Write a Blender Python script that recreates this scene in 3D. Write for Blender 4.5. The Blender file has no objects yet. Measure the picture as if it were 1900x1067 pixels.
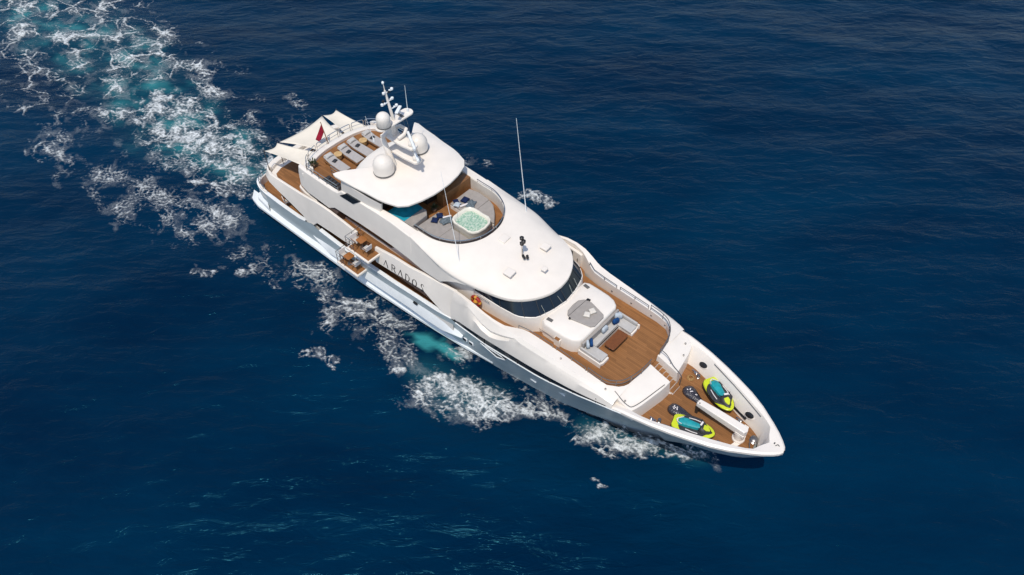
import bpy, bmesh, math, random
import numpy as np
from mathutils import Vector, Matrix
random.seed(7); RNG = np.random.default_rng(5)
S = bpy.context.scene; C = S.collection
# ------------------------------------------------------------------ camera, sky, sun, exposure
# world axes: x towards the bow, y to port, z up; the waterline is z = 0, the stern x = 0
TH = 0.722509389; PITCH = 0.837651211
cam_d = bpy.data.cameras.new('Camera'); cam = bpy.data.objects.new('Camera', cam_d); C.objects.link(cam)
cam.location = (43.5423, -24.4582, 40.4199)
away = Vector((-math.sin(TH), math.cos(TH), 0))
view = away * math.cos(PITCH) + Vector((0, 0, -math.sin(PITCH)))
cam.rotation_euler = view.to_track_quat('-Z', 'Y').to_euler()
cam_d.sensor_width = 36; cam_d.lens = 36 * 1490.0 / 1900; cam_d.clip_end = 9000; cam_d.clip_start = .5
S.camera = cam
SUN_EL = math.radians(66)
sun_h = Vector((.42, -.90, 0)).normalized()         # horizontal direction towards the sun: on the starboard beam
to_sun = sun_h * math.cos(SUN_EL) + Vector((0, 0, math.sin(SUN_EL)))
sl = bpy.data.lights.new('Sun', 'SUN'); sl.energy = 3.0; sl.angle = math.radians(.5); sl.color = (1, .94, .84)
so = bpy.data.objects.new('Sun', sl); C.objects.link(so); so.location = (-20, -30, 60)
so.rotation_euler = (-to_sun).to_track_quat('-Z', 'Y').to_euler()
W = bpy.data.worlds.new('World'); S.world = W; W.use_nodes = True
wn = W.node_tree; bg = wn.nodes['Background']; bg.inputs[1].default_value = .15
sk = wn.nodes.new('ShaderNodeTexSky'); sk.sky_type = 'NISHITA'; sk.sun_disc = False
sk.sun_elevation = SUN_EL; sk.sun_rotation = math.atan2(sun_h.x, sun_h.y)
wn.links.new(sk.outputs[0], bg.inputs[0])
S.view_settings.view_transform = 'Standard'; S.view_settings.look = 'None'
S.view_settings.exposure = 0; S.view_settings.gamma = 1
try: S.view_settings.use_curve_mapping = False
except Exception: pass

# ------------------------------------------------------------------ materials
def mat(name, col, rough=.5, metal=0, spec=.5, var=0, vscale=2.0, bump=0, bscale=20, coat=0, trans=0, stretch=(1, 1, 1)):
    m = bpy.data.materials.new(name); m.use_nodes = True; nt = m.node_tree; b = nt.nodes['Principled BSDF']
    b.inputs['Base Color'].default_value = (*col, 1); b.inputs['Roughness'].default_value = rough
    b.inputs['Metallic'].default_value = metal; b.inputs['Specular IOR Level'].default_value = spec
    b.inputs['Coat Weight'].default_value = coat; b.inputs['Transmission Weight'].default_value = trans
    tc = nt.nodes.new('ShaderNodeTexCoord'); mp = nt.nodes.new('ShaderNodeMapping')
    mp.inputs['Scale'].default_value = stretch; nt.links.new(tc.outputs['Object'], mp.inputs[0])
    if var:
        n = nt.nodes.new('ShaderNodeTexNoise'); n.inputs['Scale'].default_value = vscale; n.inputs['Detail'].default_value = 4
        nt.links.new(mp.outputs[0], n.inputs[0])
        r = nt.nodes.new('ShaderNodeMapRange'); r.inputs[1].default_value = .3; r.inputs[2].default_value = .7
        r.inputs[3].default_value = 1 - var; r.inputs[4].default_value = 1 + var
        nt.links.new(n.outputs[0], r.inputs[0])
        x = nt.nodes.new('ShaderNodeVectorMath'); x.operation = 'SCALE'; x.inputs[0].default_value = col
        nt.links.new(r.outputs[0], x.inputs['Scale']); nt.links.new(x.outputs[0], b.inputs['Base Color'])
    if bump:
        n2 = nt.nodes.new('ShaderNodeTexNoise'); n2.inputs['Scale'].default_value = bscale; n2.inputs['Detail'].default_value = 3
        nt.links.new(mp.outputs[0], n2.inputs[0])
        bp = nt.nodes.new('ShaderNodeBump'); bp.inputs['Strength'].default_value = bump; bp.inputs['Distance'].default_value = .03
        nt.links.new(n2.outputs[0], bp.inputs['Height']); nt.links.new(bp.outputs[0], b.inputs['Normal'])
    return m

def teak_mat(name, col, plank=.11, along='X'):
    m = bpy.data.materials.new(name); m.use_nodes = True; nt = m.node_tree; b = nt.nodes['Principled BSDF']
    b.inputs['Roughness'].default_value = .65; b.inputs['Specular IOR Level'].default_value = .25
    tc = nt.nodes.new('ShaderNodeTexCoord'); sp = nt.nodes.new('ShaderNodeSeparateXYZ'); nt.links.new(tc.outputs['Object'], sp.inputs[0])
    def M(op, a, bb=None):
        n = nt.nodes.new('ShaderNodeMath'); n.operation = op
        for i, v in enumerate((a, bb)):
            if v is None: continue
            if isinstance(v, (int, float)): n.inputs[i].default_value = v
            else: nt.links.new(v, n.inputs[i])
        return n.outputs[0]
    u = M('DIVIDE', sp.outputs[1 if along == 'X' else 0], plank)
    row = M('FLOOR', u); fr = M('FRACT', u)
    v = M('ADD', M('DIVIDE', sp.outputs[0 if along == 'X' else 1], 1.9), M('MULTIPLY', row, .37))
    cell = M('ADD', M('MULTIPLY', row, 17.3), M('FLOOR', v))
    wn_ = nt.nodes.new('ShaderNodeTexWhiteNoise'); wn_.noise_dimensions = '1D'; nt.links.new(cell, wn_.inputs['W'])
    seam = M('LESS_THAN', fr, .09)
    nz = nt.nodes.new('ShaderNodeTexNoise'); nz.inputs['Scale'].default_value = 1.3; nz.inputs['Detail'].default_value = 6; nz.inputs['Roughness'].default_value = .65
    nt.links.new(tc.outputs['Object'], nz.inputs[0])
    k = M('ADD', .62, M('ADD', M('MULTIPLY', wn_.outputs[0], .34), M('MULTIPLY', nz.outputs[0], .42)))
    k = M('MULTIPLY', k, M('SUBTRACT', 1, M('MULTIPLY', seam, .45)))
    x = nt.nodes.new('ShaderNodeVectorMath'); x.operation = 'SCALE'; x.inputs[0].default_value = col
    nt.links.new(k, x.inputs['Scale']); nt.links.new(x.outputs[0], b.inputs['Base Color'])
    return m

WHITE = mat('gelcoat_white', (.80, .735, .66), .28, spec=.45, var=.035, vscale=1.1)
WHITE2 = mat('nonskid_white', (.775, .71, .635), .6, spec=.3, var=.03, vscale=1.5)
HULL = mat('hull_silver_blue', (.44, .505, .52), .34, spec=.4, coat=.05, var=.07, vscale=.8, stretch=(.5, 1, 2))
HULLW = mat('hull_white', (.78, .80, .80), .25, spec=.5, var=.04)
BOOT = mat('boot_top', (.03, .05, .08), .4)
TEAK = teak_mat('teak_deck', (.25, .112, .040))
TEAKD = mat('teak_varnish', (.17, .055, .012), .4, coat=.15, var=.2, vscale=6, stretch=(1, 4, 1))
TEAKR = mat('teak_rail', (.22, .10, .035), .45, var=.15, vscale=5)
GLASS = mat('tinted_glass', (.012, .016, .02), .06, spec=.7, var=.3, vscale=1.2)
GLASSB = mat('screen_glass_blue', (.008, .015, .025), .07, spec=.45, var=.35, vscale=.9)
SMOKE = mat('smoked_screen', (.035, .022, .016), .12, spec=.6, var=.2)
DARK = mat('dark_brown', (.035, .026, .02), .6, var=.3)  # also paints the shade of the stairwells and the hardtop gap
BLACK = mat('black_plastic', (.012, .012, .014), .4, var=.2)
STEEL = mat('polished_steel', (.62, .60, .58), .22, metal=1, var=.1)
STEELD = mat('dark_steel', (.25, .24, .235), .3, metal=.8, var=.15)  # darker steel for lounge rails, awning poles and small fittings
PAD = mat('grey_sunpad', (.33, .30, .275), .85, spec=.2, var=.07, vscale=4, bump=.3, bscale=9)
PADL = mat('pale_grey_upholstery', (.47, .45, .425), .85, spec=.2, var=.06, vscale=4, bump=.3, bscale=8)
PADW = mat('lounger_canvas', (.41, .385, .37), .85, spec=.2, var=.06, vscale=5, bump=.3, bscale=10)
NAVY = mat('navy_fabric', (.008, .018, .065), .85, spec=.2, var=.25, vscale=8, bump=.4, bscale=14)
BLUE = mat('blue_fabric', (.010, .055, .17), .85, spec=.2, var=.25, vscale=8, bump=.4, bscale=14)
PALEB = mat('pale_blue_fabric', (.44, .49, .53), .85, spec=.2, var=.1, vscale=8, bump=.4, bscale=14)
CREAMF = mat('cream_fabric', (.66, .61, .54), .85, spec=.2, var=.06, vscale=8, bump=.4, bscale=14)
TOWEL = mat('slate_towel', (.13, .16, .18), .9, spec=.1, var=.35, vscale=12, bump=.6, bscale=22)
TURQ = mat('turquoise_upholstery', (.01, .30, .42), .7, spec=.3, var=.2, vscale=3)
RED = mat('red_bunting', (.26, .010, .028), .8, spec=.15, var=.2, vscale=5)
SAIL = mat('awning_canvas', (.76, .69, .58), .85, spec=.15, var=.04, vscale=1.5, bump=.2, bscale=6)
RATTAN = mat('rattan', (.38, .22, .08), .7, var=.35, vscale=14, bump=.8, bscale=40)
ORANGE = mat('oiled_wood', (.30, .11, .025), .35, coat=.3, var=.25, vscale=5, stretch=(1, 5, 1))
LIME = mat('lime_gelcoat', (.58, .66, .015), .35, coat=.4, var=.06, vscale=4)
TEAL = mat('teal_seat', (.01, .30, .33), .5, var=.2, vscale=6)
CHAR = mat('charcoal_trim', (.03, .03, .033), .5, var=.3, vscale=6, bump=.3, bscale=18)
BAGM = mat('glossy_black_vinyl', (.030, .027, .036), .2, var=.5, vscale=9, bump=1.0, bscale=16, coat=.5)
LBRED = mat('lifebuoy_red', (.33, .015, .012), .55, var=.15); LBYEL = mat('lifebuoy_yellow', (.62, .30, .04), .6, var=.15)
GREY = mat('vent_grey', (.11, .105, .10), .6, var=.2)
LEAF = mat('plant_leaf', (.05, .07, .025), .6, var=.4, vscale=9); POT = mat('clay_pot', (.16, .10, .06), .8, var=.3)
LETTER = mat('name_black', (.018, .017, .018), .35)
PRINT = mat('white_print', (.75, .70, .68), .5)
def pool_mat():
    m = mat('hot_tub_water', (.16, .44, .32), .12, spec=.6, bump=1, bscale=13)
    nt = m.node_tree; b = nt.nodes['Principled BSDF']; tc = nt.nodes['Texture Coordinate']
    v = nt.nodes.new('ShaderNodeTexNoise'); v.inputs['Scale'].default_value = 9; v.inputs['Detail'].default_value = 5
    nt.links.new(tc.outputs['Object'], v.inputs[0])
    r = nt.nodes.new('ShaderNodeValToRGB'); e = r.color_ramp.elements
    e[0].position = .38; e[0].color = (.22, .40, .28, 1); e[1].position = .66; e[1].color = (.60, .66, .54, 1)
    nt.links.new(v.outputs[0], r.inputs[0]); nt.links.new(r.outputs[0], b.inputs['Base Color'])
    return m
POOL = pool_mat()

# ------------------------------------------------------------------ mesh helpers
class MB:
    def __init__(s): s.v = []; s.f = []
    def add(s, vs, fs):
        o = len(s.v); s.v += [tuple(map(float, p)) for p in vs]; s.f += [tuple(i + o for i in f) for f in fs]; return s
    def box(s, c, d, rz=0, m=None):
        x, y, z = (k / 2 for k in d); R = m or Matrix.Rotation(rz, 3, 'Z')
        vs = [R @ Vector(p) + Vector(c) for p in ((-x, -y, -z), (x, -y, -z), (x, y, -z), (-x, y, -z), (-x, -y, z), (x, -y, z), (x, y, z), (-x, y, z))]
        return s.add(vs, [(3, 2, 1, 0), (4, 5, 6, 7), (0, 1, 5, 4), (1, 2, 6, 5), (2, 3, 7, 6), (3, 0, 4, 7)])
    def tube(s, pts, r, n=6, caps=True, closed=False):
        P = [Vector(p) for p in pts]; N = len(P); rings = []
        up = Vector((0, 0, 1))
        for i in range(N):
            a = P[(i - 1) % N] if (closed or i > 0) else P[i]; b = P[(i + 1) % N] if (closed or i < N - 1) else P[i]
            t = (b - a).normalized(); u = t.cross(up)
            if u.length < .05: u = t.cross(Vector((1, 0, 0)))
            u.normalize(); w = u.cross(t)
            rr = r[i] if isinstance(r, (list, tuple)) else r
            rings.append([P[i] + u * rr * math.cos(2 * math.pi * k / n) + w * rr * math.sin(2 * math.pi * k / n) for k in range(n)])
        return s.loft(rings, cyc=True, cap=caps and not closed, closed=closed)
    def loft(s, rings, cyc=False, cap=False, closed=False):
        n = len(rings[0]); vs = [p for r in rings for p in r]; fs = []
        R = len(rings)
        for i in range(R if closed else R - 1):
            for k in range(n if cyc else n - 1):
                a = i * n + k; b = i * n + (k + 1) % n; c = ((i + 1) % R) * n + (k + 1) % n; d = ((i + 1) % R) * n + k
                fs.append((a, b, c, d))
        if cap: fs.append(tuple(range(n - 1, -1, -1))); fs.append(tuple(range((R - 1) * n, R * n)))
        return s.add(vs, fs)
    def prism(s, poly, z0, z1):
        n = len(poly); g = lambda z, i: z[i] if isinstance(z, (list, tuple)) else z
        vs = [(p[0], p[1], g(z0, i)) for i, p in enumerate(poly)] + [(p[0], p[1], g(z1, i)) for i, p in enumerate(poly)]
        return s.add(vs, [tuple(range(n - 1, -1, -1)), tuple(range(n, 2 * n))] + [(i, (i + 1) % n, n + (i + 1) % n, n + i) for i in range(n)])
    def lathe(s, c, prof, n=16, sx=1, sy=1, axis=None):
        Rm = Vector((0, 0, 1)).rotation_difference(Vector(axis)).to_matrix() if axis else Matrix.Identity(3)
        rings = [[Rm @ Vector((r * sx * math.cos(2 * math.pi * k / n), r * sy * math.sin(2 * math.pi * k / n), z)) + Vector(c) for k in range(n)] for r, z in prof]
        return s.loft(rings, cyc=True, cap=True)
    def pillow(s, c, d, rz=0, tilt=0, n=8, puff=.35):
        x, y, z = d; R = Matrix.Rotation(rz, 3, 'Z') @ Matrix.Rotation(tilt, 3, 'Y')
        for sg in (1, -1):
            vs = []; fs = []
            for i in range(n + 1):
                for j in range(n + 1):
                    u = -1 + 2 * i / n; w = -1 + 2 * j / n
                    h = max(0, (1 - u ** 4) * (1 - w ** 4)) ** puff
                    pin = 1 - .10 * (1 - abs(u * w)) * (abs(u) ** 6 + abs(w) ** 6)
                    vs.append(R @ Vector((u * x / 2 * pin, w * y / 2 * pin, sg * h * z / 2)) + Vector(c))
            for i in range(n):
                for j in range(n):
                    a = i * (n + 1) + j; q = (a, a + n + 1, a + n + 2, a + 1)
                    fs.append(q if sg > 0 else q[::-1])
            s.add(vs, fs)
        return s
    def mirror(s):
        o = len(s.v); nf = len(s.f); s.v += [(x, -y, z) for x, y, z in s.v]
        s.f += [tuple(o + i for i in reversed(f)) for f in s.f[:nf]]; return s
    def build(s, name, m, parent=None, smooth=40, bevel=0, merge=True, seg=2):
        me = bpy.data.meshes.new(name); bm = bmesh.new()
        vv = [bm.verts.new(p) for p in s.v]
        for f in s.f:
            try: bm.faces.new([vv[i] for i in f])
            except ValueError: pass
        if merge: bmesh.ops.remove_doubles(bm, verts=bm.verts, dist=.0015)
        bmesh.ops.dissolve_degenerate(bm, edges=bm.edges, dist=.0005)
        bmesh.ops.recalc_face_normals(bm, faces=bm.faces)
        bm.to_mesh(me); bm.free(); me.materials.append(m)
        if smooth:
            me.polygons.foreach_set('use_smooth', [True] * len(me.polygons))
            me.set_sharp_from_angle(angle=math.radians(smooth))
        o = bpy.data.objects.new(name, me); C.objects.link(o)
        if parent: o.parent = parent
        if bevel:
            b = o.modifiers.new('Bevel', 'BEVEL'); b.width = bevel; b.segments = seg; b.limit_method = 'ANGLE'; b.angle_limit = math.radians(38)
        return o

def tag(o, label=None, cat=None, group=None, kind=None):
    for k, v in (('label', label), ('category', cat), ('group', group), ('kind', kind)):
        if v: o[k] = v
    return o
def empty(name, loc, rz=0):
    o = bpy.data.objects.new(name, None); C.objects.link(o); o.location = loc; o.rotation_euler = (0, 0, rz); o.empty_display_size = .2; return o
def kids(o): return [c for c in bpy.data.objects if c.parent == o]
def copy_tree(o, parent=None):
    c = o.copy(); C.objects.link(c); c.parent = parent
    for ch in kids(o): copy_tree(ch, c)
    return c
def ip(tab, x):
    xs = [t[0] for t in tab]; return float(np.interp(x, xs, [t[1] for t in tab]))
def spline(pts, n=6, closed=False):
    P = [np.array(p, float) for p in pts]; N = len(P); out = []
    for i in range(N if closed else N - 1):
        p1, p2 = P[i], P[(i + 1) % N]
        p0 = P[i - 1] if (closed or i > 0) else 2 * p1 - p2
        p3 = P[(i + 2) % N] if (closed or i + 2 < N) else 2 * p2 - p1
        for k in range(n):
            t = k / n
            out.append(tuple(.5 * ((2 * p1) + (-p0 + p2) * t + (2 * p0 - 5 * p1 + 4 * p2 - p3) * t * t + (-p0 + 3 * p1 - 3 * p2 + p3) * t ** 3)))
    if not closed: out.append(tuple(P[-1]))
    return out
def resample(pts, n):
    P = np.array(pts, float); d = np.r_[0, np.cumsum(np.linalg.norm(np.diff(P, axis=0), axis=1))]
    t = np.linspace(0, d[-1], n); return [tuple(np.interp(q, d, P[:, k]) for k in range(P.shape[1])) for q in t]
def both(half):                      # half outline on y >= 0 from aft centre to fore centre -> closed loop
    L = [p for p in half]; R = [(p[0], -p[1]) + tuple(p[2:]) for p in half]
    R = [p for p in reversed(R) if abs(p[1]) > 1e-6]
    return L + R
def round_rect(cx, cy, lx, ly, r, n=4):
    out = []
    for sx, sy, a0 in ((1, 1, 0), (-1, 1, 90), (-1, -1, 180), (1, -1, 270)):
        for k in range(n + 1):
            a = math.radians(a0 + 90 * k / n); out.append((cx + sx * (lx / 2 - r) + r * math.cos(a), cy + sy * (ly / 2 - r) + r * math.sin(a)))
    return out

# ================================================================== THE YACHT
Y = tag(empty('motor_yacht', (0, 0, 0)), 'long white three-deck motor yacht with silver-blue hull and teak decks under way', 'yacht')

# ---------------------------------------------------------------- hull
YTOP = [(.4, 3.2), (.8, 3.55), (1.4, 3.75), (2.2, 3.86), (4, 3.92), (10, 3.95), (20, 3.95), (24, 3.93), (27, 3.86), (30, 3.66), (32, 3.42), (33, 3.26), (34, 3.06), (35.2, 2.74), (36.1, 2.45), (37.05, 2.12), (37.9, 1.72), (38.8, 1.17), (39.3, .83), (39.7, .50), (39.93, .26), (40.03, .05)]
ZTOP = [(0, 2.75), (6, 2.88), (6.8, 3.05), (7.6, 3.32), (8.4, 3.12), (10.5, 3.02), (15.5, 3.2), (17.4, 3.36), (19.4, 3.5), (20.6, 3.72), (21.2, 3.66), (23.2, 3.6), (27.8, 4.0), (30.6, 4.58), (32.4, 4.92), (33.2, 4.96), (36, 5.06), (40.1, 5.16)]
YWL = [(.4, 3.1), (1, 3.4), (2, 3.55), (8, 3.56), (12, 3.45), (16, 3.3), (22, 2.88), (26, 2.4), (28, 2.05), (30, 1.45), (31.9, .78), (33.6, 0)]
def hull_ring(x):
    yt, zt = ip(YTOP, x), ip(ZTOP, x)
    if x <= 33.6: zb, yb = -1.0, max(.0, ip(YWL, x) * .93)
    else: zb, yb = float(np.interp(x, [33.6, 34.6, 36.2, 38.3, 40.03], [-.7, .2, 1.4, 2.9, 5.0])), 0
    zb = min(zb, zt - .25)
    yw = ip(YWL, x); out = []
    fl = float(np.interp(x, [0, 14, 24, 32, 35, 37, 40], [.55, .7, .95, 1.1, 1.0, .75, .6]))
    for k in range(9):
        t = k / 8; z = zb + (zt - zb) * t
        tw = max(0, (z - 0) / max(zt, .1)) if x <= 33.6 else t
        y = yw + (yt - yw) * min(1, tw) ** fl if z > 0 or x > 33.6 else yb + (yw - yb) * (t / max(1e-6, (0 - zb) / (zt - zb)))
        out.append((x, y, z))
    return out
xs = sorted(set([.4, .6, .8, 1.1, 1.4, 1.8, 2.2] + list(np.arange(3, 33, .5)) + [6.8, 7.6, 8.4, 20.6, 21.2] + list(np.arange(33, 39.2, .3)) + [39.3, 39.5, 39.7, 39.85, 39.93, 40.03]))
m = MB(); m.loft([hull_ring(x) for x in xs]); m.mirror()
r0 = hull_ring(.4); n0 = len(r0)
m.add(r0 + [(p[0], -p[1], p[2]) for p in r0], [(k, k + 1, n0 + k + 1, n0 + k) for k in range(n0 - 1)])
hull = m.build('hull', HULL, Y, smooth=50)
hull['label'] = 'silver-blue hull side'
# white capping along the main deck bulwark
def capline(x0, x1, name, wid=.24, dz=.05, step=.3):
    for s in (1, -1):
        mm = MB(); rr = []
        for x in list(np.arange(x0, x1, step)) + [x1]:
            y, z = ip(YTOP, x), ip(ZTOP, x)
            rr.append([(x, s * (y + .025), z - .03), (x, s * (y + .025), z + dz), (x, s * (y - wid), z + dz), (x, s * (y - wid), z - .03)])
        mm.loft(rr, cyc=True, cap=True); mm.build(name, HULLW, Y, smooth=30, bevel=.015)
capline(.4, 6.75, 'bulwark_cap'); capline(8.3, 20.6, 'bulwark_cap')
# main-deck bulwark inside skin + deck
for s in (1, -1):
    mm = MB(); mm.loft([[(x, s * (ip(YTOP, x) - .16), ip(ZTOP, x)), (x, s * (ip(YTOP, x) - .16), 2.2)] for x in np.arange(.8, 20.7, .6)]); mm.build('bulwark_lining', WHITE, Y)
m = MB(); dk = [(x, ip(YTOP, x) - .14) for x in (.6, .9, 1.4, 2.2, 4, 8, 12, 16, 20.8)]
m.prism(both([(.6, 0)] + dk + [(20.8, 0)]), 2.25, 2.35); m.build('main_deck', TEAK, Y, smooth=0)
# stern platform and sponson ledges
m = MB(); m.prism(both([(-.55, 0), (-.5, 2.6), (-.3, 3.35), (.15, 3.8), (.9, 3.95), (1.6, 3.6), (1.6, 0)]), .62, .80)
m.build('swim_platform', HULLW, Y, bevel=.04)
m = MB(); m.prism(both([(-.40, 0), (-.35, 2.5), (-.1, 3.2), (.25, 3.4), (.55, 3.0), (.55, 0)]), .802, .812); m.build('platform_teak', TEAK, Y, smooth=0)
for s in (1, -1):
    mm = MB(); rr = []
    for x in [-.1, .3, .9, 2, 4, 6, 8, 10, 12, 13.5, 15, 17, 19, 21, 23]:
        k = float(np.interp(x, [12, 15, 23], [1, .45, .0])); yo = 4.03 if x > .8 else 3.8 + .23 * (x + .1) / .9
        yo = yo - (1 - k) * (yo - ip(YWL, min(x, 30)) - .22)
        zt = 1.62 * k + (1 - k) * .75; zm = 1.02 * k + (1 - k) * .62
        yi = min(yo - .05, 3.75)
        rr.append([(x, s * (yi - .28), zt), (x, s * yo, zm), (x, s * yo, zm - .22), (x, s * (yi - .4), .05)])
    mm.loft(rr, cyc=True, cap=True); mm.build('lower_sponson', HULLW, Y, smooth=25, bevel=.03)
    mm = MB(); rr = []
    for x in (7.2, 7.8, 9, 11, 12.5, 14.4, 16.8, 18.5, 19.8, 20.8, 21.3):
        k = float(np.interp(x, [7.2, 8.8, 19.5, 21.3], [0, 1, 1, 0])); zc = float(np.interp(x, [7, 12.5, 16.8, 21.3], [1.95, 2.05, 2.35, 2.42]))
        h = .06 + .5 * k; o = .06 + .20 * k; yb = 3.79
        rr.append([(x, s * (yb - .12), zc + h), (x, s * (yb + o), zc - h * .62), (x, s * (yb + o), zc - h * .62 - .07), (x, s * (yb - .12), zc - h - .1)])
    mm.loft(rr, cyc=True, cap=True); mm.build('hull_ledge', HULLW, Y, smooth=25, bevel=.02)  # white colour stands for the bright reflection along this sloped ledge
    mm = MB()                          # recessed black slot under the window band
    P = [(23.0, 3.46), (23.4, 3.5), (24.7, 3.58), (24.95, 3.5), (24.3, 3.2)]
    mm.add([(x, s * (3.955), z) for x, z in P] + [(x, s * 3.8, z) for x, z in P], [tuple(range(5)), tuple(range(9, 4, -1))] + [(i, (i + 1) % 5, 5 + (i + 1) % 5, 5 + i) for i in range(5)])
    mm.build('hull_slot', GLASS, Y)
    fr = MB(); fr.tube([(x, s * 3.965, z) for x, z in P], .03, 5, closed=True); fr.build('slot_trim', HULLW, Y)
    for x, z in ((14.7, 1.35), (16.25, 1.35), (16.7, 1.35), (26.4, 1.95), (28.4, 2.35)):
        yy = float(np.interp(z, [p[2] for p in hull_ring(x)], [p[1] for p in hull_ring(x)]))
        mm = MB(); mm.box((x, s * (yy + .0), z), (.42, .1, .13)); mm.build('porthole', HULLW, Y, bevel=.02)  # plain white boxes: the portholes' bright reflection put into the colour
    for x in (20.8, 21.3, 21.8):
        z = 1.98; yy = float(np.interp(z, [p[2] for p in hull_ring(x)], [p[1] for p in hull_ring(x)]))
        mm = MB(); mm.box((x, s * yy, z), (.36, .14, .30)); p = mm.build('hull_window', HULLW, Y, bevel=.03)
        mm = MB(); mm.box((x, s * (yy + .06), z - .01), (.24, .06, .18)); mm.build('pane', GLASS, p)
    mm = MB(); mm.box((17.4, s * 3.9, 2.64), (.32, .1, .12)); mm.build('scupper', BLACK, Y)
# stern bulwark and transom
m = MB()
arc = spline([(2.3, 3.72), (1.5, 3.6), (1.0, 3.3), (.75, 2.7), (.7, 1.5), (.7, 0)], 5)
L = [(p[0], p[1]) for p in arc] + [(p[0], -p[1]) for p in reversed(arc[:-1])]
m.loft([[(x, y, 2.2), (x - .12, y * 1.03, 2.2), (x - .12, y * 1.03, 3.0), (x, y, 3.0)] for x, y in L], cyc=True, cap=True); m.build('stern_bulwark', WHITE, Y, bevel=.03)
m = MB(); m.tube([(x - .06, y * 1.015, 3.32) for x, y in L], .028); 
for k in range(0, len(L), 4): m.tube([(L[k][0] - .06, L[k][1] * 1.015, 2.98), (L[k][0] - .06, L[k][1] * 1.015, 3.32)], .02)
m.build('stern_rail', STEEL, Y)
for s in (1, -1):
    mm = MB(); mm.prism([(.35, s * 3.35), (.75, s * 3.78), (2.3, s * 3.93), (1.9, s * 3.72), (1.1, s * 3.3)], .8, [1.55, 1.6, 1.5, 1.9, 2.2]); mm.build('quarter_wing', HULLW, Y, bevel=.06)

# ---------------------------------------------------------------- main deckhouse (behind the side decks)
m = MB(); m.prism(both([(3.6, 0), (3.6, 2.5), (4.2, 2.85), (20, 2.85), (20.9, 0)]), 2.35, 4.5); m.build('main_deckhouse', GLASS, Y)
for s in (1, -1):
    mm = MB(); mm.box((12, s * 2.87, 2.5), (16.2, .06, .28)); mm.build('deckhouse_sill', WHITE, Y)
    for x in (5, 8.2, 11.4, 14.6, 17.8): mm = MB(); mm.box((x, s * 2.87, 3.5), (.16, .06, 1.7)); mm.build('deckhouse_pillar', WHITE2, Y)

# ---------------------------------------------------------------- upper deck slab, side panels
m = MB(); m.prism(both([(2.55, 0), (2.6, 2.6), (2.95, 3.4), (3.6, 3.62), (12, 3.66), (20, 3.7), (21.0, 3.6), (21.0, 0)]), 4.46, 4.78); m.build('upper_deck', WHITE, Y)
m = MB(); m.prism(both([(3.0, 0), (3.05, 2.6), (3.3, 3.2), (3.9, 3.48), (12, 3.55), (21.3, 3.5), (21.3, 0)]), 4.784, 4.8); m.build('upper_deck_teak', TEAK, Y, smooth=0)
def side_panel(sections, s, name, mm_=WHITE, bevel=.03):
    # sections: x, z_low, z_top, y_low, y_top
    mm = MB(); mm.loft([[(x, s * yl, zl), (x, s * (yl + (yt - yl) * .5 + .02), (zl + zt) / 2), (x, s * yt, zt), (x, s * (yt - .16), zt), (x, s * (yl - .17), zl)] for x, zl, zt, yl, yt in sections], cyc=True, cap=True)
    return mm.build(name, mm_, Y, smooth=30, bevel=bevel)
for s in (1, -1):
    side_panel([(2.25, 4.50, 4.98, 3.2, 3.1), (2.6, 4.46, 4.98, 3.62, 3.42), (3.2, 4.40, 4.96, 3.82, 3.6), (4.0, 4.17, 4.98, 3.85, 3.62), (5.3, 3.80, 5.08, 3.86, 3.64), (6.66, 3.38, 5.2, 3.88, 3.66), (7.0, 3.05, 5.23, 3.9, 3.66), (7.7, 3.2, 5.32, 3.9, 3.66), (8.15, 3.66, 5.42, 3.88, 3.66), (8.8, 3.68, 5.44, 3.87, 3.66), (9.6, 3.72, 5.44, 3.86, 3.66), (10.9, 3.76, 5.34, 3.86, 3.66), (12.0, 3.9, 5.22, 3.84, 3.66), (12.15, 4.35, 5.2, 3.82, 3.66)], s, 'upper_bulwark_aft')
    side_panel([(13.85, 4.3, 5.05, 3.84, 3.66), (14.0, 3.95, 5.08, 3.86, 3.66), (15.5, 4.1, 5.3, 3.86, 3.64), (17.0, 4.28, 5.38, 3.86, 3.62), (18.3, 4.42, 5.52, 3.87, 3.54), (18.7, 4.2, 5.56, 3.88, 3.52), (19.3, 3.95, 5.62, 3.9, 3.5), (20.0, 3.66, 5.7, 3.92, 3.48), (20.7, 3.68, 5.8, 3.93, 3.46)], s, 'name_panel')
mm = MB(); P = spline([(2.3, 3.2), (2.05, 2.4), (1.98, 1.2), (1.98, 0)], 4); P = P + [(p[0], -p[1]) for p in reversed(P[:-1])]
mm.loft([[(x, y, 4.46), (x, y, 4.98), (x + .45, y * .96, 5.0), (x + .5, y * .96, 4.7)] for x, y in P], cyc=True, cap=True); mm.build('upper_aft_coaming', WHITE, Y, bevel=.04)
# toe rail / stanchions at upper deck aft
def rail(path, name, h=1.0, r=.024, mids=1, every=3, post_r=None, m_=STEEL, lean=0):
    mm = MB()
    for q in range(mids + 1):
        hh = h * (1 - q / (mids + 1)); mm.tube([(p[0], p[1], p[2] + hh) for p in path], r if q == 0 else r * .7, 6)
    for k in list(range(0, len(path), every)) + ([len(path) - 1] if (len(path) - 1) % every else []):
        p = path[k]; mm.tube([p, (p[0], p[1], p[2] + h)], post_r or r * .9, 6)
    return mm.build(name, m_, Y)

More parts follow.
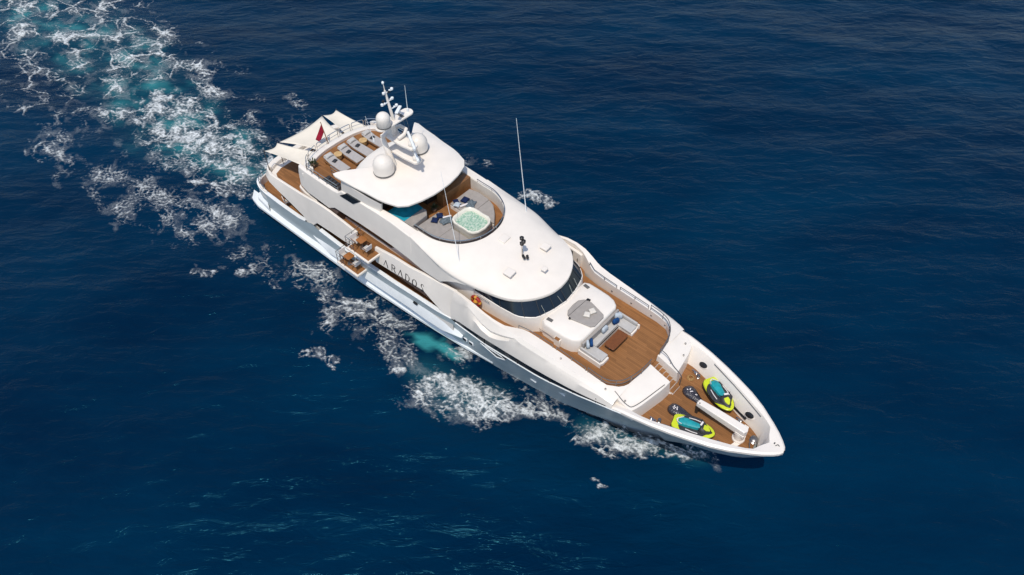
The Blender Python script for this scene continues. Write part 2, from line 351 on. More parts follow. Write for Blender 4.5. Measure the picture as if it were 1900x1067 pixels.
# balconies: fold-down platforms on the starboard side (upper and main deck)
def balcony(x0, x1, yi, yo, z, nm):
    mm = MB(); mm.prism([(x0, yi), (x0, yo), (x1, yo), (x1, yi)], z - .16, z); b = mm.build(nm, WHITE, Y, bevel=.025)
    mm = MB(); mm.prism([(x0 + .1, yi), (x0 + .1, yo + .12), (x1 - .1, yo + .12), (x1 - .1, yi)], z + .004, z + .016); mm.build('balcony_teak', TEAK, b, smooth=0)
    mm = MB()
    for hh, r in ((.95, .022), (.62, .013), (.32, .013)):
        mm.tube([(x0 + .06, yi + .1, z + hh), (x0 + .06, yo + .06, z + hh), (x0 + .75, yo + .06, z + hh)], r)
    for p in ((x0 + .06, yi + .1), (x0 + .06, (yi + yo) / 2), (x0 + .06, yo + .06), (x0 + .42, yo + .06), (x0 + .75, yo + .06)): mm.tube([(*p, z), (*p, z + .95)], .02)
    mm.build('balcony_rail', STEEL, b); return b
balcony(12.3, 14.35, -3.55, -4.72, 4.80, 'upper_balcony'); balcony(10.75, 12.8, -3.7, -4.66, 2.42, 'lower_balcony')

# ---------------------------------------------------------------- upper deckhouse (below the fly deck)
m = MB(); m.prism(both([(7.6, 0), (7.7, 2.2), (8.0, 2.85), (9, 2.98), (15.0, 2.98), (21.6, 2.92), (22, 0)]), 4.8, 6.75); m.build('upper_deckhouse', GLASS, Y)
for s in (1, -1):
    mm = MB(); mm.loft([[(x, s * 3.02, 4.8), (x, s * 3.02, z), (x, s * 2.9, z), (x, s * 2.9, 4.8)] for x, z in ((8.6, 4.92), (10.4, 4.95), (14.6, 4.95), (14.9, 5.2), (15.6, 6.3), (16.2, 6.74), (21.7, 6.74))], cyc=True, cap=True); mm.build('deckhouse_wall', WHITE, Y, smooth=20)
    mm = MB(); mm.prism([(5.75, s * 3.0), (5.95, s * 3.22), (6.7, s * 3.36), (7.8, s * 3.40), (7.95, s * 3.33), (7.8, s * 3.27), (6.75, s * 3.23), (6.05, s * 3.1)], 4.8, 5.16); mm.build('stair_coaming', WHITE, Y, bevel=.02)
    mm = MB(); mm.prism([(6.0, s * 2.7), (6.1, s * 3.08), (6.8, s * 3.22), (7.75, s * 3.26), (8.3, s * 3.3), (8.6, s * 2.95)], 4.8, 4.98); mm.build('deck_stairwell_shade', DARK, Y)  # solid dark block; shade of the stair recess put into its colour
    mm = MB(); mm.prism([(9.35, s * 3.48), (9.5, s * 2.9), (10.35, s * 2.9), (10.1, s * 3.48)], 4.8, [5.9, 5.9, 5.9, 5.4]); mm.build('passage_shade_block', mat('passage_shade_brown', (.055, .028, .018), .5, var=.2), Y)  # shade of the side passage put into a dark brown block
    mm = MB(); mm.box((18.6, s * 3.35, 5.85), (.3, .12, .22)); mm.build('deck_camera', BLACK, Y, bevel=.02)

# ---------------------------------------------------------------- fly deck
FLY = both([(6.2, 0), (6.25, 1.2), (6.45, 2.3), (6.9, 3.0), (7.6, 3.3), (12, 3.35), (17, 3.35), (20, 3.3), (22.5, 2.9), (24.6, 1.9), (25.2, 0)])
m = MB(); m.prism(FLY, 6.75, 7.0); m.build('fly_deck', WHITE, Y)
m = MB(); m.prism(both([(6.5, 0), (6.52, 1.2), (6.7, 2.2), (7.2, 2.85), (8.8, 2.98), (13.5, 2.98), (13.5, 0)]), 7.003, 7.05); m.build('sun_deck_teak', TEAK, Y, smooth=0)
# side shells: x, z_low, z_crease, y_low, y_crease, y_in
SH = [(6.42, 6.45, 7.22, 3.3, 3.18, 2.95), (6.6, 5.8, 7.25, 3.44, 3.3, 3.02), (7.3, 5.62, 7.26, 3.5, 3.34, 3.1), (8.2, 5.62, 7.28, 3.52, 3.36, 3.14), (9.45, 5.56, 7.3, 3.53, 3.38, 3.16), (10.1, 5.95, 7.32, 3.52, 3.38, 3.18), (10.55, 5.98, 7.38, 3.52, 3.38, 3.18), (10.95, 6.0, 7.72, 3.52, 3.37, 3.05), (12.5, 6.1, 7.84, 3.52, 3.37, 3.0), (14.2, 6.12, 7.9, 3.52, 3.35, 2.9), (15.4, 6.1, 7.88, 3.53, 3.33, 2.8), (17.15, 5.96, 7.74, 3.55, 3.36, 2.72)]
for s in (1, -1):
    mm = MB(); mm.loft([[(x, s * yl, zl), (x, s * (yl * .5 + yc * .5 + .03), zl * .5 + zc * .5), (x, s * yc, zc), (x, s * yi, zc + .06), (x, s * yi, 7.0), (x, s * (yl - .2), max(zl, 6.7) if zl > 5.9 else zl)] for x, zl, zc, yl, yc, yi in SH], cyc=True, cap=True)
    mm.build('fly_side', WHITE, Y, smooth=32, bevel=.04)
    mm = MB(); P = [(10.85, 7.40), (11.5, 7.88), (12.7, 7.90), (12.1, 7.44)]
    yy = lambda z: 3.455 - (z - 7.4) * .17
    mm.add([(x, s * (yy(z) + .01), z) for x, z in P] + [(x, s * (yy(z) - .2), z) for x, z in P], [(0, 1, 2, 3), (7, 6, 5, 4)] + [(i, (i + 1) % 4, 4 + (i + 1) % 4, 4 + i) for i in range(4)]); mm.build('side_vent', GLASS, Y)
# aft coaming of the sun deck
A = spline([(7.3, 3.1), (6.75, 2.65), (6.38, 1.9), (6.2, 1.0), (6.16, 0)], 5); A = A + [(p[0], -p[1]) for p in reversed(A[:-1])]
m = MB(); rr = []
for i, (x, y) in enumerate(A):
    a = Vector(A[max(0, i - 1)]); b = Vector(A[min(len(A) - 1, i + 1)]); t = (b - a).normalized(); nrm = Vector((t.y, -t.x))
    if nrm.x > 0: nrm = -nrm
    o = lambda d: (x + nrm.x * d, y + nrm.y * d)
    rr.append([(*o(-.34), 7.0), (*o(-.34), 7.26), (*o(.1), 7.22), (*o(.42), 6.98), (*o(.42), 6.72), (*o(.1), 6.6)])
m.loft(rr, cyc=True, cap=True); m.build('sun_deck_coaming', WHITE, Y, bevel=.03)
def seg_rails(path, n, z0, h, name):
    P = resample(path, n * 4 + 1)
    for i in range(n):
        q = P[i * 4:i * 4 + 5]; q = [np.array(k) for k in q]; g = .07
        d0 = (q[1] - q[0]); d0 = d0 / np.linalg.norm(d0); d1 = (q[-1] - q[-2]); d1 = d1 / np.linalg.norm(d1)
        q[0] = q[0] + d0 * g; q[-1] = q[-1] - d1 * g
        mm = MB(); top = [(p[0], p[1], z0 + h) for p in q]
        top = [(q[0][0], q[0][1], z0), (q[0][0], q[0][1], z0 + h - .06)] + [(top[0][0] + d0[0] * .06, top[0][1] + d0[1] * .06, z0 + h)] + top[1:-1] + [(top[-1][0] - d1[0] * .06, top[-1][1] - d1[1] * .06, z0 + h)] + [(q[-1][0], q[-1][1], z0 + h - .06), (q[-1][0], q[-1][1], z0)]
        mm.tube(top, .026)
        mm.tube([(p[0], p[1], z0 + h * .5) for p in q], .016); mm.build(name, STEEL, Y)
seg_rails([(p[0] - .05, p[1]) for p in A if True], 7, 7.22, .58, 'sun_deck_rail')
for s in (1, -1):
    rail([(x, s * y, z) for x, y, z in ((7.35, 3.2, 7.28), (7.9, 3.24, 7.3), (8.6, 3.25, 7.32), (9.4, 3.26, 7.34), (10.5, 3.26, 7.38))], 'stair_guard', h=.5, mids=1, every=1)
# starboard stairwell of the sun deck: its shade painted as a flat dark sheet
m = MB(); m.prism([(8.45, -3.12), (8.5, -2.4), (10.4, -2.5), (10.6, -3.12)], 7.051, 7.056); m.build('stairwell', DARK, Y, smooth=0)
for k in range(6): mm = MB(); mm.box((8.72 + k * .3, -2.78, 7.085), (.17, .6, .05)); mm.build('stair_tread', CHAR, Y)  # treads darkened to charcoal to carry the shade of the well
rail([(8.72, -2.3, 7.05), (9.6, -2.33, 7.05), (10.45, -2.38, 7.05)], 'stair_rail', h=.8, mids=2, every=1)

# ---------------------------------------------------------------- forward roof with the cockpit opening
RIM = [(13.4, 2.95), (14.6, 2.86), (16, 2.77), (17.1, 2.72), (18.2, 2.68), (19.0, 2.42), (19.7, 1.98), (20.2, 1.3), (20.45, .65), (20.52, 0)]
OUT = [(17.0, 3.35), (17.9, 3.42), (18.9, 3.5), (19.9, 3.55), (20.9, 3.5), (21.8, 3.32), (22.8, 3.08), (23.6, 2.88), (24.3, 2.55), (24.9, 2.0), (25.3, 1.4), (25.58, .7), (25.66, 0)]
rim_f = resample(spline(RIM[3:], 6), 40); out_f = resample(spline(OUT, 6), 40)
zr = np.interp(np.linspace(0, 1, 40), [0, .35, 1], [7.86, 7.9, 7.92]); zo = np.interp(np.linspace(0, 1, 40), [0, .25, .5, 1], [7.8, 7.3, 7.08, 7.06])
def ringroof(s):
    rr = []
    for i in range(40):
        a = np.array(rim_f[i]); b = np.array(out_f[i]); row = []
        for k in range(9):
            t = k / 8; p = a + (b - a) * t; z = zr[i] + (zo[i] - zr[i]) * (t ** 1.7 * .75 + t * .25)
            row.append((p[0], s * p[1], z))
        c = b + (b - a) / np.linalg.norm(b - a) * .03
        row += [(c[0], s * c[1], zo[i] - .07), (b[0], s * b[1], zo[i] - .2), (*(b + (a - b) * .25)[:1], s * (b + (a - b) * .25)[1], zo[i] - .28)]
        row[-1] = (b[0] + (a[0] - b[0]) * .25, s * (b[1] + (a[1] - b[1]) * .25), min(6.98, zo[i] - .26))
        rr.append(row)
    return rr
m = MB(); m.loft(ringroof(1)); m.mirror(); m.build('wheelhouse_roof', WHITE2, Y, smooth=45)
# lower flank between fly side and roof edge
for s in (1, -1):
    mm = MB(); mm.loft([[(x, s * y1, z1), (x, s * y2, z2), (x, s * (y2 - .2), z2), (x, s * (y1 - .25), z1)] for x, y1, z1, y2, z2 in ((17, 3.55, 5.98, 3.36, 7.76), (18.1, 3.55, 5.8, 3.43, 7.35), (19.5, 3.55, 5.86, 3.5, 7.05), (20.1, 3.54, 6.3, 3.5, 6.95), (20.9, 3.5, 6.74, 3.46, 6.9), (21.5, 3.36, 6.82, 3.33, 6.88))], cyc=True, cap=True); mm.build('fly_flank', WHITE, Y, smooth=32, bevel=.02)
# cockpit: rim lip, inner wall, smoked screen and rails
rimF = resample(spline(RIM, 6), 50)
rim_all = [(p[0], p[1]) for p in rimF] + [(p[0], -p[1]) for p in reversed(rimF[:-1])]
def inset(P, d):
    out = []
    for i, p in enumerate(P):
        a = np.array(P[max(0, i - 1)]); b = np.array(P[min(len(P) - 1, i + 1)]); t = (b - a) / np.linalg.norm(b - a); n = np.array((t[1], -t[0]))
        if n[0] * (17 - p[0]) + n[1] * (0 - p[1]) < 0: n = -n
        out.append((p[0] + n[0] * d, p[1] + n[1] * d))
    return out
in1 = inset(rim_all, .05)
m = MB(); m.loft([[(a[0], a[1], 7.9), (b[0], b[1], 7.86), (b[0], b[1], 7.0)] for a, b in zip(rim_all, in1)]); m.build('cockpit_lining', CREAMF, Y)
sc_all = [p for p in rim_all if p[0] > 16.6]; sc = [p for p in sc_all if p[1] < 1.2 or p[0] > 20.1]; i2 = inset(sc, .30); i1 = inset(sc, .02)
m = MB(); m.loft([[(a[0], a[1], 7.93), (a[0] * .75 + b[0] * .25, a[1] * .75 + b[1] * .25, 8.0), (b[0], b[1], 7.66), (b[0] * 1.0, b[1], 7.2)] for a, b in zip(i1, i2)]); m.build('cockpit_screen', SMOKE, Y)
m = MB(); P = [(p[0], p[1], 8.12) for p in inset(sc_all, .05)]; m.tube(P, .026)
for k in range(0, len(P), 7): m.tube([(P[k][0], P[k][1], 7.9), P[k]], .016)
m.build('cockpit_rail', STEEL, Y)
i3 = inset(sc, .42); m = MB(); P = [(p[0], p[1], 7.72) for p in i3]; m.tube(P[12:-12], .022); m.build('grab_rail', STEEL, Y)
m = MB(); fl = [p for p in inset(rim_all, .02)]; m.prism(fl, 7.004, 7.02); m.build('cockpit_teak', TEAK, Y, smooth=0)
# sunpads and hot tub
def pad(poly, z0, z1, name, m_, parent=Y, bevel=.05):
    mm = MB(); mm.prism(poly, z0, z1); return mm.build(name, m_, parent, bevel=bevel, seg=3)
padP = [(16.5, .5), (16.45, 2.3), (17.1, 2.45), (18.05, 2.36), (18.1, .95), (17.75, .72), (17.5, .5)]
padP2 = [(18.1, .97), (18.07, 2.35), (18.6, 2.14), (19.15, 1.66), (19.7, .98), (19.6, .96), (18.9, .96)]
for s in (1, -1):
    for q in (padP, padP2):
        pad([(x, s * y) for x, y in q], 7.02, 7.32, 'sunpad_base', WHITE2, bevel=.03)
        pad([(x + (.01 if x < 18 else 0), s * (y * .995)) for x, y in q], 7.322, 7.46, 'sunpad_cushion', PAD, bevel=.05)
tub_o = both([(17.75, 0), (17.78, .5), (17.92, .74), (18.2, .86), (18.6, .87), (18.95, .85), (19.35, .88), (19.62, .76), (19.8, .5), (19.88, 0)])
cen = np.array((18.83, 0))
def shrink(P, k, c=cen): return [tuple(c + (np.array(p) - c) * k) for p in P]
m = MB(); rings = []
for k, z in ((1.0, 7.02), (1.0, 7.74), (1.02, 7.78), (1.0, 7.86), (.92, 7.88), (.87, 7.84), (.80, 7.60), (.62, 7.52), (.5, 7.2)):
    rings.append([(p[0], p[1], z) for p in shrink(tub_o, k)])
m.loft(rings, cyc=True, cap=True); tub = m.build('hot_tub', mat('tub_acrylic', (.76, .71, .60), .25, spec=.5, var=.05), Y, smooth=40)
m = MB(); n = 30; W_ = shrink(tub_o, .83); W_ = resample(W_ + [W_[0]], 41)[:-1]
m.add([(cen[0], cen[1], 7.70)] + [(p[0], p[1], 7.70) for p in W_], [(0, i + 1, (i + 1) % 40 + 1) for i in range(40)]); m.build('tub_water', POOL, tub)
m = MB(); P = [(19.95 - .02 * abs(k), k * .16, 7.46) for k in range(-5, 6)]; m.tube(P, .025); m.tube([(p[0] + .18, p[1], p[2] - .1) for p in P], .025); m.build('tub_step_rail', STEEL, Y)
# bar, cabinets and turquoise lounge beneath the hardtop
m = MB(); m.prism([(15.55, .3), (15.6, 2.72), (16.15, 2.72), (16.12, .3)], 7.02, 7.95); m.build('bar_counter', TEAKR, Y, bevel=.02)
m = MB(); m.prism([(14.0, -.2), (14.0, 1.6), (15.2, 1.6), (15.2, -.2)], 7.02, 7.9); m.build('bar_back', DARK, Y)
m = MB(); m.prism([(14.2, -2.6), (14.2, -.8), (15.65, -.9), (15.65, -2.6)], 7.02, 7.5); m.build('lounge_seat', TURQ, Y, bevel=.05)
m = MB(); m.prism([(15.68, -2.62), (15.68, -1.0), (15.95, -.95), (16.3, -1.25), (16.36, -2.6)], 7.02, 7.62); m.build('lounge_back', PAD, Y, bevel=.06)
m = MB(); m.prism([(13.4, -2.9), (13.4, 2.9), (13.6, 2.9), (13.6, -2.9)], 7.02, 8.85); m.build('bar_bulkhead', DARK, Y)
# roof furniture: hatches, light mast, aerial bases
for x, y, d, nm in ((23.4, 1.3, .5, 0), (24.45, -.05, .32, 1), (23.2, -1.6, .55, 0), (21.3, .08, .5, 0)):
    zz = 7.9 - .03 * (x - 20.5) ** 2 * .55 + (-.06 if abs(y) > 1 else 0)
    mm = MB(); mm.box((x, y, zz - .02), (d, d if x > 22 else .62, .12), math.radians(4)); hb = mm.build('roof_hatch', WHITE2, Y, bevel=.03)
m = MB(); m.tube([(22.86, -.1, 7.6), (22.80, -.1, 8.5)], .045, 8); lm = m.build('light_mast', STEEL, Y)
for dz, dx in ((8.55, .0), (8.78, .12), (8.95, -.02)):
    mm = MB(); mm.lathe((22.78 + dx, -.06, dz - .1), [(.03, 0), (.12, .02), (.13, .16), (.06, .22)], 12); mm.build('lamp_housing', BLACK, lm)
m = MB()
for dx, dy in ((.1, -.15), (.25, -.22), (.38, -.1), (.3, -.02)): m.lathe((22.9 + dx, dy - .05, 7.72), [(.05, 0), (.08, .04), (.08, .14), (.03, .2)], 10)
m.build('roof_knobs', BLACK, Y)  # four small black knobs beside the light mast
def whip(b, t, name='whip_aerial', r=.03):
    mm = MB(); mm.lathe(b, [(.07, -.05), (.07, .1), (.035, .22)], 8); mm.tube([b, tuple((np.array(b) + np.array(t)) / 2), t], [r, r * .75, r * .45], 6); mm.build(name, HULLW, Y)
whip((20.6, 2.9, 7.3), (19.39, 3.3, 13.6)); whip((20.6, -2.85, 7.35), (18.4, -1.75, 12.4), r=.02)

# ---------------------------------------------------------------- hardtop and mast
HT = [(10.75, 0), (10.8, .8), (11.0, 1.6), (11.25, 2.25), (11.2, 2.65), (10.85, 3.1), (10.56, 3.42), (10.85, 3.5), (11.6, 3.42), (12.4, 3.36), (13.3, 3.24), (14.3, 3.16), (14.8, 3.06), (15.6, 2.8), (16.02, 2.35), (16.3, 1.5), (16.44, .7), (16.47, 0)]
htl = both(HT); cc = np.array((13.4, 0)); rings = []
for k, z in ((.0, 9.2), (.35, 9.19), (.65, 9.15), (.85, 9.08), (.95, 9.0), (1.0, 8.92), (1.0, 8.82), (.96, 8.76), (.5, 8.74), (0, 8.74)):
    rings.append([(cc[0] + (p[0] - cc[0]) * k, p[1] * k, z + (.04 if p[0] < 11 and abs(p[1]) > 3 and k > .8 else 0)) for p in htl])
m = MB(); m.loft(rings, cyc=True); ht = m.build('hardtop', WHITE, Y, smooth=50)
for s in (1, -1):
    mm = MB(); mm.loft([[(x, s * y0, z0), (x + .15, s * y1, 8.62), (x + .15, s * (y1 - .15), 8.62), (x, s * (y0 - .2), z0)] for x, y0, z0, y1 in ((10.9, 3.3, 7.72, 3.3), (12.0, 3.3, 7.8, 3.3), (13.3, 3.25, 7.86, 3.22), (14.3, 3.15, 7.88, 3.12))], cyc=True, cap=True); mm.build('hardtop_support', WHITE, Y, bevel=.03)
    mm = MB(); mm.loft([[(x + .15, s * (y1 - .03), 8.62), (x + .15, s * (y1 - .03), 8.78), (x + .15, s * (y1 - .12), 8.78), (x + .15, s * (y1 - .12), 8.62)] for x, y1 in ((10.9, 3.3), (12.0, 3.3), (13.3, 3.25), (14.3, 3.15))], cyc=True, cap=True); mm.build('support_gap_shade', DARK, Y)  # dark strip painting the shadow line between support and hardtop
def dome(c, r, h, name):
    mm = MB(); pr = [(r * .8, -.12), (r * .86, 0), (r, .03), (r * 1.0, h - r)] + [(r * math.cos(a), h - r + r * math.sin(a)) for a in np.linspace(.15, 1.5, 8)]
    mm.lathe(c, pr, 28); d = mm.build(name, WHITE, Y, smooth=60)
    mm = MB(); mm.lathe((c[0], c[1], c[2]), [(r * 1.02, -.02), (r * 1.03, .02), (r * 1.02, .05)], 28); mm.build('dome_seam', GREY, d)
dome((13.0, -1.42, 9.26), .635, 1.12, 'satellite_dome'); dome((13.0, 1.42, 9.26), .61, 1.08, 'satellite_dome')
m = MB()
for s in (1, -1):
    m.tube([(13.0, s * .62, 9.1), (12.5, s * .56, 10.0), (12.12, s * .5, 10.75), (12.2, s * .45, 10.98)], [.22, .19, .17, .15], 8)
m.tube([(12.15, -.6, 10.9), (12.15, .6, 10.9)], .15, 8); m.box((12.5, 0, 9.9), (.26, 1.1, .2))
m.box((12.45, 0, 11.4), (.4, .34, 1.2)); m.tube([(12.15, .5, 10.95), (12.5, .62, 11.2), (13.05, .62, 11.22), (13.2, .3, 11.1), (13.2, -.2, 11.05)], .12, 8); mast = m.build('mast_frame', WHITE, Y, smooth=45, bevel=.02)
for z0, x1, yk in ((10.75, 14.35, .0), (9.85, 14.6, .0)):
    mm = MB(); mm.prism([(12.3, yk - .38), (13.5, yk - .38), (x1, yk - .28), (x1 + .1, yk), (x1, yk + .28), (13.5, yk + .38), (12.3, yk + .38)], z0, z0 + .16); rp = mm.build('radar_platform', WHITE, mast, bevel=.03)
    mm = MB(); mm.lathe((x1 - .25, yk, z0 + .16), [(.17, 0), (.2, .05), (.17, .22), (.1, .28)], 12); mm.build('radar_drive', WHITE, rp)
    mm = MB(); a = math.atan2(-.5, .86); mm.box((x1 - .22, yk, z0 + .52), (1.75 if z0 > 10 else 1.35, .16, .2), a); mm.build('radar_scanner', HULLW, rp, bevel=.04)
m = MB(); P = round_rect(12.75, .05, .74, 2.75, .34); m.prism(P, 12.0, 12.1); pl = m.build('mast_platform', WHITE, mast, bevel=.02)
m = MB(); m.box((12.75, .55, 12.12), (.5, .16, .05)); m.build('platform_step', GREY, pl)
m = MB(); r = .42; m.lathe((12.78, -.78, 12.14), [(r * .9, 0), (r, .04), (r, .46)] + [(r * math.cos(a), .46 + r * math.sin(a)) for a in np.linspace(.15, 1.5, 7)], 22); m.build('small_dome', WHITE, pl, smooth=60)
m = MB(); m.lathe((12.78, -.78, 12.11), [(r * 1.02, 0), (r * 1.04, .03), (r * 1.02, .06)], 22); m.build('dome_seam', GREY, pl)
m = MB(); m.tube([(12.74, 0, 12.1), (12.5, 0, 13.1), (12.3, 0, 13.9)], [.1, .08, .06], 8); m.tube([(12.3, 0, 13.9), (12.22, 0, 14.45)], [.03, .02], 6); pole = m.build('mast_pole', WHITE, mast)
m = MB(); m.lathe((12.22, 0, 14.3), [(.03, 0), (.08, .03), (.08, .12), (.02, .18)], 10); m.build('masthead_light', HULLW, pole)
for z, yy in ((13.75, .45), (13.75, -.18), (13.2, -.5), (13.25, .3), (12.75, .45)):
    x = 12.74 - (z - 12.1) * .245
    mm = MB(); mm.tube([(x, 0, z), (x + .05, yy, z + .02)], .035, 6); mm.lathe((x + .05, yy, z), [(.05, 0), (.09, .03), (.09, .13), (.03, .17)], 10); mm.lathe((x + .05, yy * .6, z), [(.03, 0), (.06, .02), (.06, .1), (.02, .12)], 8); mm.build('signal_lamp', HULLW, pole)
m = MB(); m.box((12.95, .28, 12.75), (.2, .75, .1), .5); m.build('small_scanner', HULLW, pole, bevel=.03)
for z, yy in ((13.3, -.3), (13.7, .2)): m = MB(); m.lathe((12.4, yy, z), [(.04, 0), (.1, .04), (.08, .12)], 8); m.build('mast_fitting', BLACK, pole)
whip((12.8, 1.1, 12.1), (12.55, 1.3, 13.7), r=.022); whip((10.4, .1, 9.3), (10.0, .05, 11.0), r=.02)
m = MB()
for y0 in (.7, .95): m.tube([(12.7, y0, 12.0), (13.1, y0 + .15, 9.2)], .008, 4)
m.build('mast_stay', STEELD, mast)

# ---------------------------------------------------------------- wheelhouse
base = [(20.8, 2.95), (22, 2.95), (23, 2.89), (24, 2.8), (24.8, 2.66), (25.5, 2.34), (26.05, 1.86), (26.3, 1.0), (26.35, 0)]
gl = [(20.8, 2.92), (22.4, 2.9), (23.5, 2.87), (24.75, 2.74), (25.25, 2.45), (25.68, 2.05), (25.97, 1.07), (26.12, 0)]
gt = [(20.8, 2.85), (22.2, 2.72), (23.2, 2.6), (24.1, 2.38), (24.6, 2.1), (25.0, 1.7), (25.32, .9), (25.42, 0)]
B_, G_, T_ = (resample(q, 24) for q in (base, gl, gt))
m = MB(); m.loft([[(b[0], b[1], 4.9), (g[0], g[1], 6.12), (g[0] - .03, g[1] - .03, 6.14)] for b, g in zip(B_, G_)]); m.mirror(); m.build('wheelhouse_wall', WHITE, Y, smooth=40)
m = MB(); m.loft([[(g[0] - .03, g[1] - .03, 6.13), (t[0], t[1], 6.98)] for g, t in zip(G_, T_)]); m.mirror(); ws = m.build('windscreen', GLASSB, Y, smooth=40)
for k in (5, 9, 14, 17, 20, 23):
    for s in (1, -1):
        if k == 23 and s < 0: continue
        g, t = G_[k], T_[k]
        mm = MB(); mm.tube([(g[0] - .015, s * (g[1] - .015), 6.14), (t[0] + .012, s * (t[1] + .012), 6.98)], .02, 5); mm.build('mullion', CHAR, ws)
for k, s in ((21, 1), (18, -1), (22, -1), (19, 1)):     # wipers
    g, t = G_[k], T_[k]
    mm = MB(); mm.tube([(g[0] + .01, s * g[1], 6.17), (g[0] * .45 + t[0] * .55 + .04, s * (g[1] * .45 + t[1] * .55 + .12), 6.62)], .014, 4); mm.build('wiper', STEEL, ws)
# helm consoles dimly seen behind the glass are left to reflections; coachroof
CR = [(25.9, 0), (25.9, 1.9), (26.2, 2.05), (27.0, 2.05), (27.6, 2.03), (28.05, 1.93), (28.35, 1.72), (28.46, 1.5), (28.48, 0)]
m = MB(); lp = both(CR); rings = []
for k, z, dx in ((1.02, 4.98, 0), (1.0, 5.88, 0), (.985, 5.98, 0), (.94, 6.03, 0), (.6, 6.06, 0), (0.0, 6.07, 0)):
    rings.append([(27.2 + (p[0] - 27.2) * k, p[1] * k, z) for p in lp])
m.loft(rings, cyc=True); m.build('coachroof', WHITE, Y, smooth=45)
for s in (1, -1):
    mm = MB(); mm.box((26.25, s * 1.66, 6.06), (.36, .2, .05), s * -.1); mm.build('deck_vent', GREY, Y, bevel=.015)
    mm = MB(); mm.box((27.05 if s < 0 else 26.95, s * .83, 6.12), (.12, .22, .06)); mm.lathe((27.05, s * .9, 6.08), [(.06, 0), (.06, .08), (.02, .1)], 8); mm.build('pad_cleat', BLACK, Y)
m = MB(); m.box((27.2, -2.1, 5.3), (.42, .2, .6)); m.build('side_step', WHITE, Y, bevel=.03)
m = MB(); m.box((27.2, -2.12, 5.61), (.3, .22, .03)); m.build('step_teak', TEAK, Y)
m = MB(); m.tube([(25.9, -2.15, 5.45), (26.6, -2.16, 5.5), (27.05, -2.16, 5.45)], .02); m.tube([(22.0, -3.02, 6.05), (22.3, -3.04, 6.12), (22.9, -2.98, 6.05)], .02); m.build('grab_handle', STEEL, Y)
pad_poly = [(26.6, -.5), (26.55, 0), (26.58, .45), (26.8, .74), (27.25, .84), (28.3, .56), (28.42, .4), (28.44, -.42), (28.3, -.62), (27.1, -.9), (26.78, -.78)]
pad(pad_poly, 6.05, 6.16, 'coachroof_pad', PAD)
m = MB(); m.tube([(26.93, .8, 6.165), (26.9, -.85, 6.165)], .012, 4); m.build('pad_seam', CHAR, Y)

# ---------------------------------------------------------------- fore lounge deck
LD = [(21.0, 3.56), (23.0, 3.55), (23.6, 3.7), (24.6, 3.62), (25.1, 3.1), (26.2, 2.95), (30.4, 2.93), (31.1, 2.82), (31.6, 2.4), (31.82, 1.7), (31.9, .9), (31.92, 0)]
m = MB(); m.prism(both([(21.0, 0)] + LD), 4.9, 5.02); m.build('lounge_deck', TEAK, Y, smooth=0)
# sections outside -> inside : x, (y,z)*5  strip top, crease, ridge, cap inner, inner foot
SEC = [(20.6, (3.92, 3.72), (3.9, 4.9), (3.5, 5.8), (3.36, 5.8), (3.36, 4.9)),
       (21.3, (3.93, 3.95), (3.9, 5.0), (3.62, 5.95), (3.46, 5.95), (3.46, 4.9)),
       (22.2, (3.93, 3.98), (3.92, 5.1), (3.78, 6.1), (3.64, 6.08), (3.58, 4.9)),
       (23.0, (3.93, 4.02), (3.95, 5.1), (3.90, 6.25), (3.76, 6.2), (3.66, 4.9)),
       (23.8, (3.93, 4.1), (3.95, 5.15), (3.90, 6.32), (3.74, 6.26), (3.64, 4.9)),
       (24.5, (3.92, 4.18), (3.92, 5.2), (3.84, 6.28), (3.6, 6.18), (3.5, 4.9)),
       (25.1, (3.92, 4.24), (3.88, 5.3), (3.72, 6.14), (3.3, 6.06), (3.24, 4.9)),
       (25.7, (3.91, 4.3), (3.86, 5.32), (3.62, 5.92), (2.98, 5.88), (3.06, 4.9)),
       (26.5, (3.9, 4.38), (3.83, 5.34), (3.56, 5.84), (2.92, 5.84), (3.0, 4.9)),
       (28.0, (3.85, 4.54), (3.77, 5.34), (3.46, 5.8), (2.88, 5.8), (2.98, 4.9)),
       (29.5, (3.74, 4.68), (3.66, 5.34), (3.36, 5.72), (2.87, 5.74), (2.97, 4.9)),
       (30.5, (3.64, 4.80), (3.56, 5.34), (3.26, 5.62), (2.86, 5.66), (2.95, 4.9)),
       (31.1, (3.57, 4.88), (3.48, 5.33), (3.2, 5.52), (2.8, 5.58), (2.85, 4.9)),
       (31.6, (3.5, 4.95), (3.42, 5.28), (3.14, 5.4), (2.42, 5.48), (2.44, 4.9)),
       (31.95, (3.45, 5.0), (3.37, 5.2), (3.1, 5.3), (1.9, 5.4), (1.9, 4.9))]
SECS = {22.2: ((3.72, 5.98), (3.52, 5.96)), 23.0: ((3.62, 5.76), (3.5, 5.76)), 23.8: ((3.62, 5.66), (3.48, 5.68)), 24.5: ((3.62, 5.7), (3.42, 5.72)), 25.1: ((3.63, 5.84), (3.2, 5.84))}
SEC_STB = [(q[0], q[1], q[2], *SECS.get(q[0], (q[3], q[4])), (SECS[q[0]][1][0] - .02, 4.9) if q[0] in SECS else q[5]) for q in SEC]
